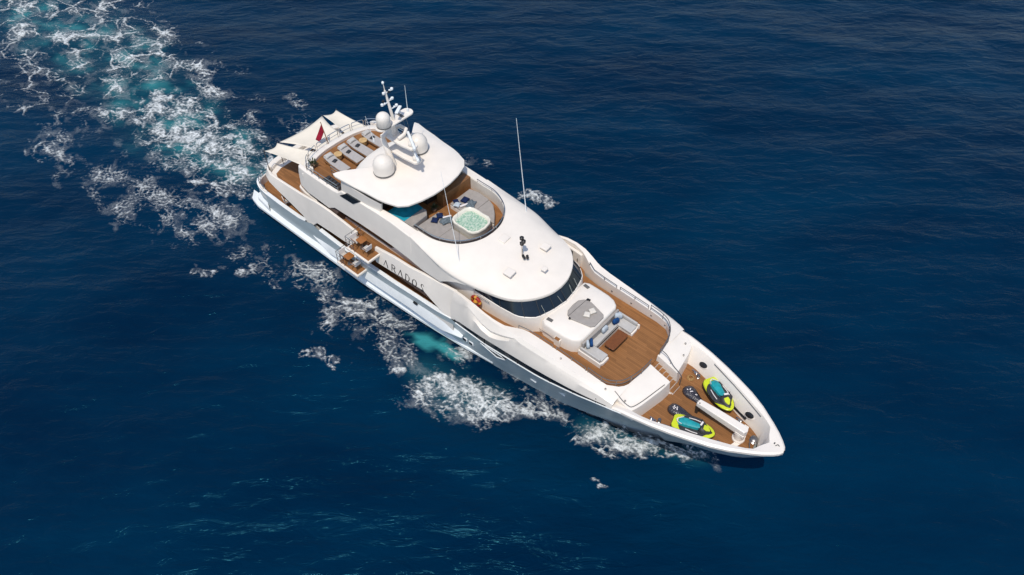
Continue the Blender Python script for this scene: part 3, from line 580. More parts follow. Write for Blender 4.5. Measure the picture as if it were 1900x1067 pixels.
for s in (1, -1):
    fine = []
    arr = np.array([[q[0]] + [c for p in q[1:] for c in p] for q in (SEC if s > 0 else SEC_STB)]); xx = sorted(set(np.r_[np.arange(20.6, 31.95, .35), [31.3, 31.6, 31.8, 31.95]]))
    for x in xx:
        v = [np.interp(x, arr[:, 0], arr[:, k]) for k in range(1, 11)]
        g = float(np.interp(x, [21.85, 22.6, 23.3, 24.2, 25.0, 25.7], [0, .8, 1, 1, .6, 0])) if s < 0 else 0
        gz = float(np.interp(x, [21.85, 22.4, 23.05, 23.7, 24.6, 25.7], [5.85, 5.6, 5.22, 5.1, 5.38, 5.85])) if g else (v[3] + v[5]) / 2
        gy = (v[2] + v[4]) / 2 + .03; gy = gy * (1 - g) + (3.88) * g
        fine.append([(x, s * v[0], v[1]), (x, s * v[2], min(v[3], gz - .46 * g - .06)), (x, s * (gy - .17 * g), gz - .36 * g - .012), (x, s * gy, gz)] + [(x, s * v[2 * k], v[2 * k + 1]) for k in (2, 3, 4)] + [(x, s * v[8], 4.5)])
    mm = MB(); mm.loft(fine); mm.build('side_coaming', WHITE, Y, smooth=28)
    # black window band between hull and topside
    band = [(20.9, 3.70, 4.0), (21.3, 3.68, 4.0), (23.25, 3.62, 4.05), (25.5, 3.82, 4.28), (27.75, 4.02, 4.51), (29.2, 4.3, 4.65), (30.6, 4.6, 4.82), (31.6, 4.8, 4.95), (32.5, 4.95, 5.02)]
    mm = MB(); rr = []
    for x in np.arange(20.9, 31.9, .4):
        zl = np.interp(x, [b[0] for b in band], [b[1] for b in band]); zh = np.interp(x, [b[0] for b in band], [b[2] for b in band]); y = ip(YTOP, x)
        rr.append([(x, s * (y - .0), zl - .02), (x, s * (y - .035), zh + .03), (x, s * (y - .2), zh + .03), (x, s * (y - .2), zl - .02)])
    mm.loft(rr, cyc=True, cap=True); wb = mm.build('window_band', GLASS, Y)
    for x in (23.3, 25.8, 28.1, 29.6, 31): y = ip(YTOP, x); zl = np.interp(x, [b[0] for b in band], [b[1] for b in band]); mm = MB(); mm.box((x, s * (y - .01), zl + .18), (.06, .06, .36)); mm.build('band_divider', BLACK, wb)
    mm = MB(); mm.tube([(x, s * (ip(YTOP, x) + .015), np.interp(x, [b[0] for b in band], [b[1] for b in band]) - .02) for x in np.arange(21, 32.6, .5)], .035, 6); mm.build('band_trim', HULLW, Y)
# port lockers (mirrored both sides) and grilles on the inner face of the wings
for s in (1, -1):
    if s < 0: mm = MB(); mm.prism([(23.25, -3.55), (23.25, -3.36), (24.0, -3.32), (24.05, -3.5)], 4.9, 5.5); mm.build('deck_locker', WHITE, Y, bevel=.03); mm = MB()
    else: mm = MB(); mm.prism([(22.9, s * 3.74), (22.9, s * 3.56), (24.45, s * 3.46), (24.5, s * 3.66)], 4.9, 6.0)
    lk = mm.build('deck_locker', WHITE, Y, bevel=.03) if s > 0 else None
    if s > 0:
        mm = MB(); mm.box((23.55, s * 3.51, 5.72), (.52, .06, .40), -.06); mm.build('locker_grille', GREY, lk)
        mm = MB(); mm.box((24.2, s * 3.47, 5.45), (.05, .06, .22)); mm.build('locker_handle', STEELD, lk)
    rail([(x, s * y, z) for x, y, z in ((25.3, 3.2, 5.98), (25.8, 3.0, 5.85), (26.6, 2.93, 5.83), (27.5, 2.91, 5.8))], 'lounge_rail', h=.22, mids=0, every=2, m_=STEELD)
    rail([(x, s * y, z) for x, y, z in ((27.75, 2.91, 5.8), (28.8, 2.9, 5.77), (29.75, 2.9, 5.72))], 'lounge_rail', h=.26, mids=0, every=1, m_=STEELD)
FR = spline([(29.9, 2.9, 5.7), (30.6, 2.88, 5.62), (31.2, 2.72, 5.55), (31.68, 2.2, 5.45), (31.9, 1.5, 5.38), (31.98, .85, 5.3)], 4)
def front_rail(P):
    mm = MB(); mm.tube([(p[0], p[1], p[2] + .42 + .1 * k / len(P)) for k, p in enumerate(P)], .026); mm.tube([(p[0], p[1], p[2] + .2) for p in P], .02)
    for k in range(0, len(P), 5): mm.tube([P[k], (P[k][0], P[k][1], P[k][2] + .46)], .02)
    mm.build('lounge_front_rail', STEELD, Y)
front_rail(FR); front_rail([(p[0], -p[1], p[2]) for p in FR] + [(32.0, -.3, 5.3), (31.98, .0, 5.3)])
# front coaming + sloping foredeck with the stair notch (y 0..0.85)
def fd(y0, y1, name):
    ys = np.linspace(y0, y1, 9); rr = []
    for y in ys:
        a = abs(y); xf = float(np.interp(a, [0, 1, 1.9, 2.4, 2.8, 3.2], [31.95, 31.93, 31.85, 31.62, 31.5, 31.5])); xe = float(np.interp(a, [0, .6, 2.4, 3.3], [33.32, 33.3, 33.0, 32.7]))
        ze = float(np.interp(a, [0, 2.4, 3.3], [5.02, 5.0, 5.02]))
        rr.append([(xf - .02, y, 4.9), (xf, y, 5.36), (xf + .14, y, 5.36), (xf + .45, y, 5.25), ((xf + xe) / 2 + .2, y, 5.13), (xe - .08, y, ze), (xe, y, ze - .05), (xe + .12, y * (.93 if a < 3 else .82) if a > 1 else y, 3.95)])
    mm = MB(); mm.loft(rr)
    n = len(rr[0])
    mm.add(rr[0] + [(rr[0][0][0], rr[0][0][1], 3.95)], [tuple(range(n + 1))]); mm.add(rr[-1] + [(rr[-1][0][0], rr[-1][0][1], 3.95)], [tuple(range(n, -1, -1))])
    return mm.build(name, WHITE, Y, smooth=35)
fd(-2.95, -.02, 'foredeck_house'); fd(.72, 3.18, 'foredeck_house')
m = MB(); m.prism([(31.9, -.02), (31.9, .72), (33.5, .72), (33.5, -.02)], 3.9, [4.9, 4.9, 4.0, 4.0]); m.build('stair_base', WHITE, Y)
for k in range(7):
    x = 31.98 + k * .25; z = 4.92 - k * .13; yo = .30 - .0 * k
    mm = MB(); mm.box((x + .02, yo + .05, z - .06), (.27, .68, .14)); st = mm.build('stair_step', WHITE, Y, bevel=.01)
    mm = MB(); mm.box((x + .03, yo + .05, z + .018), (.235, .67, .02)); mm.build('tread', TEAK, st, smooth=0)
m = MB(); m.tube(spline([(31.95, .85, 5.85), (32.4, .92, 5.6), (32.9, .85, 5.2), (33.35, .8, 5.0), (33.55, .8, 4.8)], 4), .026); m.tube([(33.55, .8, 3.98), (33.55, .8, 4.82)], .03); m.tube([(31.97, .85, 5.3), (31.97, .85, 5.86)], .024); m.tube([(32.7, .88, 5.15), (32.7, .88, 5.4)], .02); m.build('stair_handrail', STEELD, Y)
m = MB(); m.tube(spline([(31.6, -2.75, 5.45), (32.5, -2.85, 5.16), (32.85, -2.45, 5.06), (33.22, -.4, 5.04)], 5), .022); m.build('foredeck_grab_rail', STEELD, Y)
# sofa, table base
def sofa():
    mm = MB(); mm.prism([(28.4, -1.75), (29.9, -1.75), (29.98, -1.55), (29.98, -1.05), (29.1, -1.0), (29.1, 1.05), (29.98, 1.1), (29.98, 1.55), (29.9, 1.78), (28.4, 1.78)], 5.02, 5.25); b = mm.build('sofa_base', WHITE, Y, bevel=.03)
    mm = MB(); mm.box((29.07, .02, 5.26), (.06, 2.0, .05)); mm.build('sofa_kick', CHAR, b)
    for poly in ([(28.62, -1.0), (29.02, -1.0), (29.02, 1.02), (28.62, 1.02)], [(28.62, -1.62), (29.88, -1.62), (29.88, -1.02), (28.62, -1.02)], [(28.62, 1.04), (29.9, 1.04), (29.9, 1.64), (28.62, 1.64)]):
        pad(poly, 5.25, 5.40, 'seat_cushion', PADL, b, bevel=.04)
    pad([(28.48, -1.64), (28.62, -1.64), (28.66, 0), (28.62, 1.66), (28.48, 1.66)], 5.25, 5.84, 'back_cushion', PAD, b, bevel=.04)
    for s in (1, -1):
        pad([(28.5, s * 1.66), (29.85, s * 1.66), (29.85, s * 1.78), (28.5, s * 1.78)], 5.25, 5.58, 'side_back', PADL, b, bevel=.03)
        mm = MB(); mm.prism([(28.45, s * 1.785), (29.96, s * 1.785), (29.98, s * 1.86), (28.45, s * 1.86)], 5.02, 5.40); mm.build('sofa_end', WHITE, b, bevel=.02)
sofa()
tb = tag(empty('deck_table', (29.62, .06, 5.02)), 'varnished brown rectangular table inside the U-shaped sofa on the fore lounge deck', 'table')
m = MB(); m.prism(round_rect(0, 0, .68, 1.42, .13), .40, .46); m.build('tabletop', TEAKD, tb, bevel=.015)
m = MB(); m.lathe((0, -.35, 0), [(.16, 0), (.16, .03), (.06, .06), (.06, .4)], 12); m.lathe((0, .35, 0), [(.16, 0), (.16, .03), (.06, .06), (.06, .4)], 12); m.build('pedestal', STEEL, tb)

# ---------------------------------------------------------------- bow
CAPI = lambda x: float(np.interp(x, [32.4, 33.3, 34, 35, 36, 37, 38, 38.6, 39.3], [2.95, 2.9, 2.75, 2.42, 2.08, 1.7, 1.3, 1.0, .45]))
DECKE = lambda x: float(np.interp(x, [33, 33.5, 34.3, 35, 36, 37, 38, 38.7, 38.9], [2.35, 2.35, 2.15, 1.95, 1.58, 1.2, .96, .6, .2]))
bx = [32.0, 32.5] + list(np.arange(33, 38.7, .3)) + [38.7, 38.9]
m = MB(); m.prism(both([(32.9, 0)] + [(x, DECKE(x) + .06) for x in bx if 32.9 <= x < 38.5] + [(38.6, 0)]), 3.92, 4.0); m.build('bow_deck', TEAK, Y, smooth=0)
cap_out = [(x, ip(YTOP, x), ip(ZTOP, x)) for x in list(np.arange(31.6, 39.2, .3)) + [39.3, 39.7, 39.93, 40.03]]
m = MB(); rr = []
for x, y, z in cap_out:
    yi = CAPI(x) if x < 38.9 else max(0, y - .55); xi = x if x < 38.9 else 38.9 + (x - 38.9) * .4
    yd = DECKE(min(x, 38.9)); yd = min(yd, yi - .02) if x < 38.7 else 0
    rr.append([(x, y + .015, z - .06), (x, y + .02, z + .1), (x - .03, max(0, y - .09), z + .17), (xi, yi, z + .1), (min(xi, 38.9), max(yd, 0) * .5 + yi * .5, 4.62), (min(xi, 38.9), max(yd, 0), 3.97)])
m.loft(rr); m.mirror(); m.build('bow_bulwark', WHITE, Y, smooth=30)
for s in (1, -1):
    mm = MB(); P = [(x, s * (CAPI(x) - .06), 5.02 + .012 * (x - 34)) for x in np.arange(34.5, 38.2, .3)]; mm.tube(P, .028)
    for k in range(0, len(P), 3): mm.tube([P[k], (P[k][0], P[k][1] + s * .14, P[k][2] + .06)], .018)
    mm.build('bow_rail', STEELD, Y)
    for x, zz in ((33.95, 4.5), (37.55, 4.55)):
        yi = (DECKE(x) + CAPI(x)) / 2; mm = MB(); mm.lathe((x, s * (yi - .01), zz), [(.34, -.04), (.34, .03), (.28, .05)], 18, 1, .6, axis=(-.25, -s * .75, .55)); fl_ = mm.build('fairlead', WHITE2, Y)
        mm = MB(); mm.lathe((x - .01, s * (yi - .03), zz + .025), [(.26, -.02), (.26, .05), (.2, .07)], 18, 1, .6, axis=(-.25, -s * .75, .55)); mm.build('fairlead_opening', BLACK, fl_)
    mm = MB(); mm.tube([(36.3, s * (DECKE(36.3) + .06), 4.16), (37.45, s * (DECKE(37.45) + .06), 4.2)], .075, 6); mm.build('mooring_line', BLACK, Y)
    for x, yy in ((33.75, 2.05), (37.2, .95)):
        mm = MB(); mm.box((x, s * yy, 4.06), (.34, .12, .04), s * -.4)
        for d in (-.1, .1): mm.tube([(x + d, s * (yy), 4.02), (x + d, s * yy, 4.2)], .04, 8)
        mm.tube([(x - .2, s * yy, 4.2), (x + .2, s * yy, 4.2)], .03, 6); mm.build('mooring_cleat', STEEL, Y)
    mm = MB(); mm.lathe((34.05, s * 1.9, 4.0), [(.1, 0), (.1, .05), (.05, .08), (.06, .22), (.1, .25), (.08, .28)], 10); mm.build('bollard', STEELD, Y)
m = MB(); m.prism([(37.55, -.95), (37.8, -.95), (38.05, 0), (37.8, .95), (37.55, .95), (37.78, 0)], 4.0, 4.06); m.build('anchor_step', WHITE, Y)
m = MB(); m.lathe((38.4, .35, 4.0), [(.2, 0), (.22, .08), (.12, .14), (.13, .26), (.2, .3), (.1, .36)], 14); m.tube([(38.3, .1, 4.1), (38.5, -.2, 4.05), (38.8, -.3, 4.1)], .03); m.build('windlass', STEELD, Y)
m = MB(); m.box((39.45, .06, 5.36), (.06, .06, .06)); m.tube([(39.55, -.03, 5.35), (39.62, .1, 5.35), (39.72, .06, 5.35)], .02, 5); m.build('bow_fitting', BLACK, Y)
for x in (27.2, 28.6, 30.0, 31.0):
    mm = MB(); mm.box((x, float(np.interp(x, [27, 30.4, 31.1], [2.945, 2.925, 2.83])), 5.28), (.1, .05, .08)); mm.build('courtesy_light', GREY, Y)
for x, y, z in ((32.55, 2.6, 5.14), (32.3, -2.75, 5.2), (31.2, -3.05, 5.56), (28.3, -3.2, 5.80), (32.9, 1.9, 5.06)):
    mm = MB(); mm.lathe((x, y, z - .02), [(.05, 0), (.05, .07), (.02, .09)], 8); mm.build('deck_fitting', STEELD, Y)
# crane
m = MB(); m.lathe((37.72, -.02, 4.0), [(.34, 0), (.34, .12), (.27, .18), (.25, .62), (.2, .66)], 20); m.box((37.75, -.02, 4.62), (.5, .46, .2)); cr = m.build('crane_post', WHITE, Y, bevel=.02)
m = MB(); m.prism([(35.1, -.16), (35.12, .18), (36.2, .21), (37.95, .23), (38.05, 0), (37.95, -.23), (36.2, -.2)], [4.62, 4.62, 4.6, 4.58, 4.58, 4.58, 4.6], [4.92, 4.92, 5.0, 5.06, 5.06, 5.06, 5.0]); m.build('crane_beam', WHITE, cr, bevel=.04)
m = MB(); m.box((36.4, -.02, 4.56), (2.4, .28, .1)); m.box((35.2, 0, 4.3), (.14, .3, .62)); m.build('crane_cradle', DARK, cr)
m = MB(); m.lathe((35.25, -.1, 4.93), [(.035, 0), (.035, .04)], 8); m.build('crane_pin', BLACK, cr)

# ---------------------------------------------------------------- name lettering on the starboard panel
LET = {'A': [[(0, 0), (.5, 1), (1, 0)]], 'R': [[(.1, 0), (.1, 1), (.6, 1), (.78, .85), (.78, .65), (.6, .5), (.1, .5)], [(.5, .5), (.9, 0)]],
       'D': [[(.1, 0), (.1, 1), (.5, 1), (.85, .78), (.92, .5), (.85, .22), (.5, 0), (.1, 0)]], 'O': [[(.5 + .46 * math.cos(a), .5 + .5 * math.sin(a)) for a in np.linspace(0, 2 * math.pi, 17)]],
       'S': [[(.78, .86), (.6, 1), (.35, .98), (.2, .8), (.3, .6), (.6, .44), (.76, .25), (.66, .06), (.4, 0), (.18, .12)]]}
def panel_y(x, z):
    zl = np.interp(x, [14, 15.5, 17, 18.3], [3.95, 4.1, 4.28, 4.42]); zt = np.interp(x, [14, 15.5, 17, 18.3], [5.08, 5.3, 5.38, 5.62]); yt = np.interp(x, [14, 15.5, 17, 18.3], [3.66, 3.64, 3.62, 3.5]); yl = 3.865
    ym = yl + (yt - yl) * .5 + .02; zm = (zl + zt) / 2
    return np.interp(z, [zl, zm, zt], [yl, ym, yt])
for ch, x0, z0 in zip('ARADOS', (14.72, 15.44, 16.05, 16.68, 17.3, 17.98), (4.18, 4.23, 4.25, 4.27, 4.27, 4.32)):
    w, h = .38, .48; m = MB()
    for st in LET[ch]:
        for (u0, v0), (u1, v1) in zip(st[:-1], st[1:]):
            L_ = math.hypot((u1 - u0) * w, (v1 - v0) * h); nn = max(2, int(L_ / .06))
            a = Vector((x0 + u0 * w, z0 + v0 * h)); b = Vector((x0 + u1 * w, z0 + v1 * h)); t = (b - a).normalized(); q = Vector((-t.y, t.x))
            thick = .030 if abs(t.y) > .8 and not (ch == 'A' and u1 <= .5) else .017
            a = a - t * .012; b = b + t * .012
            co = []
            for sgn, P in ((1, a), (1, b), (-1, b), (-1, a)):
                p = P + q * thick * sgn; co.append((p.x, p.y))
            vs = [(x, -(panel_y(x, z) + .012), z) for x, z in co] + [(x, -(panel_y(x, z) - .02), z) for x, z in co]
            m.add(vs, [(0, 1, 2, 3), (7, 6, 5, 4), (0, 4, 5, 1), (1, 5, 6, 2), (2, 6, 7, 3), (3, 7, 4, 0)])
    m.build('name_letter', LETTER, Y, smooth=0, merge=False)
# flag staff
m = MB(); m.tube([(6.15, -.45, 7.2), (5.35, -.2, 8.45)], [.035, .025], 8); m.build('flag_staff', TEAKD, Y)
# awning poles
POLES = [(2.85, -3.38), (2.8, -2.2), (2.75, 1.72), (2.9, 2.85)]
for x, y in POLES: mm = MB(); mm.tube([(x, y, 4.8), (x - .02, y, 6.68)], .028, 8); mm.build('awning_pole', STEELD, Y)

# ================================================================== LOOSE THINGS
def sail(c, label, sag=.12):
    n = 14; A_, B2, C2, D2 = (np.array(p, float) for p in c); vs = []; fs = []
    cen_ = (A_ + B2 + C2 + D2) / 4
    for i in range(n + 1):
        for j in range(n + 1):
            u, v = i / n, j / n; p = (A_ * (1 - u) + B2 * u) * (1 - v) + (D2 * (1 - u) + C2 * u) * v
            e = 4 * u * (1 - u); g = 4 * v * (1 - v)
            pull = .17 * e * (1 - v) ** 2 * (1 - v) + .05 * e * v ** 3 + .11 * g * (1 - u) ** 3 + .11 * g * u ** 3
            p = p + (cen_ - p) * pull; p[2] -= sag * e * g - .0; vs.append(tuple(p))
    for i in range(n):
        for j in range(n): a = i * (n + 1) + j; fs.append((a, a + 1, a + n + 2, a + n + 1))
    mm = MB(); mm.add(vs, fs); o = mm.build('sail_awning', SAIL, None, smooth=80, merge=False)
    so_ = o.modifiers.new('Solidify', 'SOLIDIFY'); so_.thickness = .015
    tag(o, label, 'awning', 'sail awnings over the upper aft deck'); return o
sail([(2.85, -2.1, 6.62), (2.75, 1.68, 6.66), (6.1, 1.05, 7.0), (6.1, -1.15, 7.0)], 'large middle cream sail awning stretched over the stern behind the red flag')
sail([(2.85, -3.36, 6.62), (2.8, -2.25, 6.62), (6.1, -1.3, 6.98), (6.4, -2.85, 6.95)], 'narrow cream sail awning nearest the camera, tied to the corner pole at the stern')
sail([(2.75, 1.78, 6.66), (2.9, 2.82, 6.62), (6.4, 2.75, 6.95), (6.1, 1.15, 6.98)], 'small cream sail awning on the far side of the stern, right of the gap')
# flag
n = 12; vs = []; fs = []
for i in range(n + 1):
    for j in range(7):
        u, v = i / n, j / 6
        top = np.array((5.42, -.2, 8.35)); down = np.array((.26, -.08, -.46)); out = np.array((-.42, -.42, -1.25))
        p = top + down * v + out * u * (1 - .25 * v) + np.array((.35, -.5, 0)) * .16 * math.sin(u * 9 + v * 1.5) * u; vs.append(tuple(p))
for i in range(n):
    for j in range(6): a = i * 7 + j; fs.append((a, a + 1, a + 8, a + 7))
m = MB(); m.add(vs, fs); fo = m.build('ensign_flag', RED, None, smooth=80); tag(fo, 'red ensign flag hanging from the staff at the stern rail of the sun deck', 'flag')
md = fo.modifiers.new('Solidify', 'SOLIDIFY'); md.thickness = .008

# loungers
def lounger():
    r = empty('sun_lounger', (0, 0, 0))
    mm = MB()
    for y in (-.33, .33): mm.box((1.0, y, .24), (2.0, .06, .08))
    for x in (.02, 1.98): mm.box((x, 0, .24), (.06, .66, .08))
    mm.box((.5, 0, .27), (.05, .6, .03)); mm.box((1.2, 0, .27), (.05, .6, .03)); mm.build('frame', TEAKR, r, bevel=.01)
    for x in (.18, 1.8):
        for y in (-.3, .3): mm = MB(); mm.box((x, y, .1), (.07, .07, .2)); mm.build('leg', TEAKR, r)
    mm = MB(); mm.prism([(.62, -.33), (1.98, -.33), (1.98, .33), (.62, .33)], .285, .39); mm.build('mattress', PADW, r, bevel=.035, seg=3)
    mm = MB(); mm.prism([(.02, -.33), (.63, -.33), (.63, .33), (.02, .33)], [.46, .29, .29, .46], [.57, .40, .40, .57]); mm.build('backrest', PADW, r, bevel=.035, seg=3)
    mm = MB(); mm.pillow((.2, 0, .585), (.34, .56, .14), tilt=.27); mm.build('headrest', PADL, r)
    return r
LL = ['light grey sun lounger nearest the camera, beside the stairwell on the sun deck', 'light grey sun lounger second from the camera, right of the nearer round side table', 'light grey sun lounger third from the camera, left of the farther round side table', 'light grey sun lounger farthest from the camera, beside the hardtop mast']
l0 = lounger()
LP = [(7.35, -1.5), (7.3, -.3), (7.25, .52), (7.35, 1.72)]
for i, (x, y) in enumerate(LP):
    o = l0 if i == 0 else copy_tree(l0); o.location = (x, y, 7.05); o.rotation_euler = (0, 0, math.radians((-2, -1, 1, 1)[i]))
    tag(o, LL[i], 'sun lounger', 'sun loungers on the aft sun deck')
    mm = MB(); mm.pillow((0, 0, 0), (.24, .34, .12)); t = mm.build('rolled_towel', CHAR, None); t.location = (x + .78, y - .02, 7.05 + .45); t.rotation_euler = (0, 0, .25)
    tag(t, 'small black cushion lying on the ' + ('nearest', 'second', 'third', 'farthest')[i] + ' sun lounger from the camera', 'cushion', 'black cushions on the loungers'); t.name = 'black_cushion'
def stable(x, y, label):
    r = tag(empty('side_table', (x, y, 7.05)), label, 'side table', 'round rattan side tables between loungers')
    mm = MB(); mm.lathe((0, 0, 0), [(.2, 0), (.25, .1), (.27, .25), (.25, .4)], 18); mm.build('drum', RATTAN, r)
    mm = MB(); mm.lathe((0, 0, .4), [(.27, 0), (.28, .02), (.27, .04)], 20); mm.build('tabletop', mat('pale_wood_top', (.55, .36, .16), .5, var=.15, vscale=6), r)
stable(7.72, -.92, 'round woven side table between the first and second loungers from the camera')
stable(7.85, 1.12, 'round woven side table between the third and fourth loungers from the camera')
# plant + pot
def plant(x, y, z, label, h=.5):
    r = tag(empty('potted_plant', (x, y, z)), label, 'plant'); mm = MB(); mm.lathe((0, 0, 0), [(.12, 0), (.17, .15), (.18, .26), (.15, .27)], 12); mm.build('pot', POT, r)
    mm = MB()
    for k in range(60):
        a = random.uniform(0, 6.28); e = random.uniform(.3, 1.4); l = h * random.uniform(.5, 1); d = Vector((math.cos(a) * math.cos(e), math.sin(a) * math.cos(e), math.sin(e)))
        p = Vector((0, 0, .25)) + d * l; q = d.cross(Vector((0, 0, 1))).normalized() * .035
        mm.add([Vector((0, 0, .25)) + d * l * .3, p - d * .1 + q, p, p - d * .1 - q], [(0, 1, 2, 3)])
    mm.build('foliage', LEAF, r, merge=False)
plant(7.15, -2.55, 7.05, 'small potted plant with dark leaves in the near aft corner of the sun deck')
plant(15.95, -.35, 7.02, 'potted green plant beside the grey lounge back under the hardtop edge', .4)

# cushions
def cushion(name, m_, c, d, rz, label, cat='cushion', group=None, tilt=0):
    mm = MB(); mm.pillow((0, 0, 0), d, 0, tilt); o = mm.build(name, m_, None, smooth=70); o.location = c; o.rotation_euler = (0, 0, rz); tag(o, label, cat, group); return o
g = 'navy pillows on the sunpads'
cushion('navy_pillow', NAVY, (16.95, -1.25, 7.56), (.42, .42, .18), .5, 'dark navy pillow on the near sunpad, closer to the camera of the pair', group=g)
cushion('navy_pillow', NAVY, (16.9, -.78, 7.56), (.42, .42, .18), .9, 'dark navy pillow on the near sunpad, farther from the camera of the pair', group=g)
cushion('navy_pillow', NAVY, (17.05, 1.25, 7.56), (.44, .5, .2), .2, 'dark navy pillow on the far sunpad, beside the bar counter', group=g)
cushion('navy_pillow', NAVY, (16.75, .78, 7.55), (.36, .4, .16), 1.1, 'dark navy pillow at the aft corner of the far sunpad behind the folded blue towel', group=g)
cushion('folded_towel', PALEB, (16.98, .62, 7.56), (.4, .42, .14), .35, 'pale blue folded towel with a stripe on the far sunpad near the walkway', 'towel')
def rumpled(c, rx, ry, rz, label, hh=.12):
    n = 14; vs = []; fs = []
    for i in range(n + 1):
        for j in range(n + 1):
            u, v = -1 + 2 * i / n, -1 + 2 * j / n
            k = 1 + .18 * math.sin(5 * u + 3 * v) ; vs.append((u * rx * k, v * ry * (1 + .15 * math.cos(4 * u)), hh * (.4 + .5 * abs(math.sin(3.1 * u + 1.7 * v)) + random.uniform(0, .35)) * (1 - .6 * max(abs(u), abs(v)) ** 4)))
    for i in range(n):
        for j in range(n): a = i * (n + 1) + j; fs.append((a, a + n + 1, a + n + 2, a + 1))
    mm = MB(); mm.add(vs, fs); o = mm.build('crumpled_towel', TOWEL, None, smooth=60, merge=False); o.location = c; o.rotation_euler = (0, 0, rz); tag(o, label, 'towel', 'slate towels beside the hot tub'); md = o.modifiers.new('Solidify', 'SOLIDIFY'); md.thickness = .03; return o
rumpled((17.5, -.75, 7.47), .26, .42, -.5, 'crumpled slate towel on the near sunpad beside the hot tub')
rumpled((17.62, 1.15, 7.47), .26, .42, .6, 'crumpled slate towel on the far sunpad behind the hot tub')
mm = MB(); mm.tube([(0, -.26, 0), (0, .26, 0)], .07, 10); o = mm.build('rolled_towel', PRINT, None); o.location = (17.28, -.55, 7.54); o.rotation_euler = (0, 0, -.5); tag(o, 'white rolled towel on the near sunpad next to the slate towel', 'towel', 'white rolled towels')
o2 = o.copy(); C.objects.link(o2); o2.location = (17.32, .85, 7.54); o2.rotation_euler = (0, 0, -.35); tag(o2, 'white rolled towel on the far sunpad next to the slate towel')
g = 'blue cushions on the fore sofa'
cushion('blue_cushion', BLUE, (28.78, -1.12, 5.62), (.2, .46, .42), .7, 'bright blue cushion in the near corner of the fore lounge sofa', group=g)
cushion('blue_cushion', BLUE, (28.88, 1.0, 5.62), (.2, .46, .42), -.3, 'bright blue cushion in the far corner of the fore lounge sofa', group=g)
g = 'pale blue cushions on the fore sofa'
cushion('pale_cushion', PALEB, (28.7, -1.35, 5.62), (.2, .48, .46), .8, 'pale blue cushion behind the near blue cushion on the fore sofa', group=g)
cushion('pale_cushion', PALEB, (28.78, .1, 5.64), (.2, .48, .46), .0, 'pale blue cushion at the middle of the fore sofa back', group=g)
cushion('pale_cushion', PALEB, (28.76, 1.38, 5.64), (.3, .5, .42), -.6, 'pale blue cushion behind the far blue cushion on the fore sofa', group=g)
g = 'cream pillows on the coachroof pad'
cushion('cream_pillow', CREAMF, (27.65, -.12, 6.24), (.4, .4, .16), .45, 'cream star-shaped pillow on the grey coachroof pad, nearer the camera', group=g)
cushion('cream_pillow', CREAMF, (27.72, .28, 6.24), (.4, .4, .16), 1.1, 'cream star-shaped pillow on the grey coachroof pad, farther from the camera', group=g)

# balcony furniture
def bal_chair(x, y, z, rz, label):
    r = tag(empty('balcony_chair', (x, y, z), rz), label, 'chair', 'cushioned chairs on the fold-down balconies')
    mm = MB(); mm.pillow((0, 0, .46), (.46, .46, .12)); mm.build('seat', PADL, r)
    mm = MB(); mm.loft([[(-.24, y_, .45), (-.30, y_, .85), (-.26, y_, .85), (-.2, y_, .45)] for y_ in (-.22, 0, .22)], cyc=True, cap=True); mm.build('backrest', PRINT, r)
    for a in (-.2, .2):
        for b in (-.2, .2): mm = MB(); mm.tube([(a, b, 0), (a, b, .44)], .02); mm.build('leg', TEAKR, r)
    for b in (-.24, .24): mm = MB(); mm.tube([(-.26, b, .62), (.2, b, .62), (.22, b, .4)], .022); mm.build('armrest', TEAKD, r)
def bal_table(x, y, z, label):
    r = tag(empty('balcony_table', (x, y, z)), label, 'table'); mm = MB(); mm.prism(round_rect(0, 0, .56, .56, .1), .68, .72); mm.build('tabletop', ORANGE, r, bevel=.01)
    mm = MB(); mm.lathe((0, 0, 0), [(.2, 0), (.2, .03), (.04, .06), (.04, .68)], 12); mm.build('pedestal', STEELD, r)
bal_table(13.15, -4.05, 4.82, 'small orange wooden table on the upper fold-down balcony'); bal_table(11.6, -4.2, 2.44, 'small orange wooden table on the lower fold-down balcony')
bal_chair(12.75, -4.15, 4.82, .0, 'pale cushioned chair by the railing of the upper balcony'); bal_chair(13.75, -4.2, 4.82, math.pi, 'pale cushioned chair at the open forward end of the upper balcony')
bal_chair(11.15, -4.2, 2.44, .0, 'pale cushioned chair by the railing of the lower balcony'); bal_chair(12.25, -4.22, 2.44, math.pi, 'pale cushioned chair at the forward end of the lower balcony')
# deck chair seen through the main deck opening
bal_chair(4.0, -3.3, 2.35, 1.2, 'pale chair on the main side deck just inside the aft bulwark opening')
# lifebuoy
lb = tag(empty('lifebuoy', (21.95, -3.02, 5.62)), 'red and yellow horseshoe lifebuoy hung on the white wall beside the wheelhouse', 'lifebuoy')
Pq = [(.30 * math.cos(a), -.07, .30 * math.sin(a)) for a in np.linspace(-1.0, 4.14, 18)]
m = MB(); m.tube(Pq, .095, 10); m.build('ring', LBRED, lb)
m = MB()
for a in (0.2, 1.57, 2.9): m.tube([(.30 * math.cos(a + d), -.07, .30 * math.sin(a + d)) for d in (-.22, 0, .22)], .102, 10)
m.lathe((0, -.08, -.02), [(.1, -.1), (.15, 0), (.1, .12)], 10); m.build('band', LBYEL, lb)

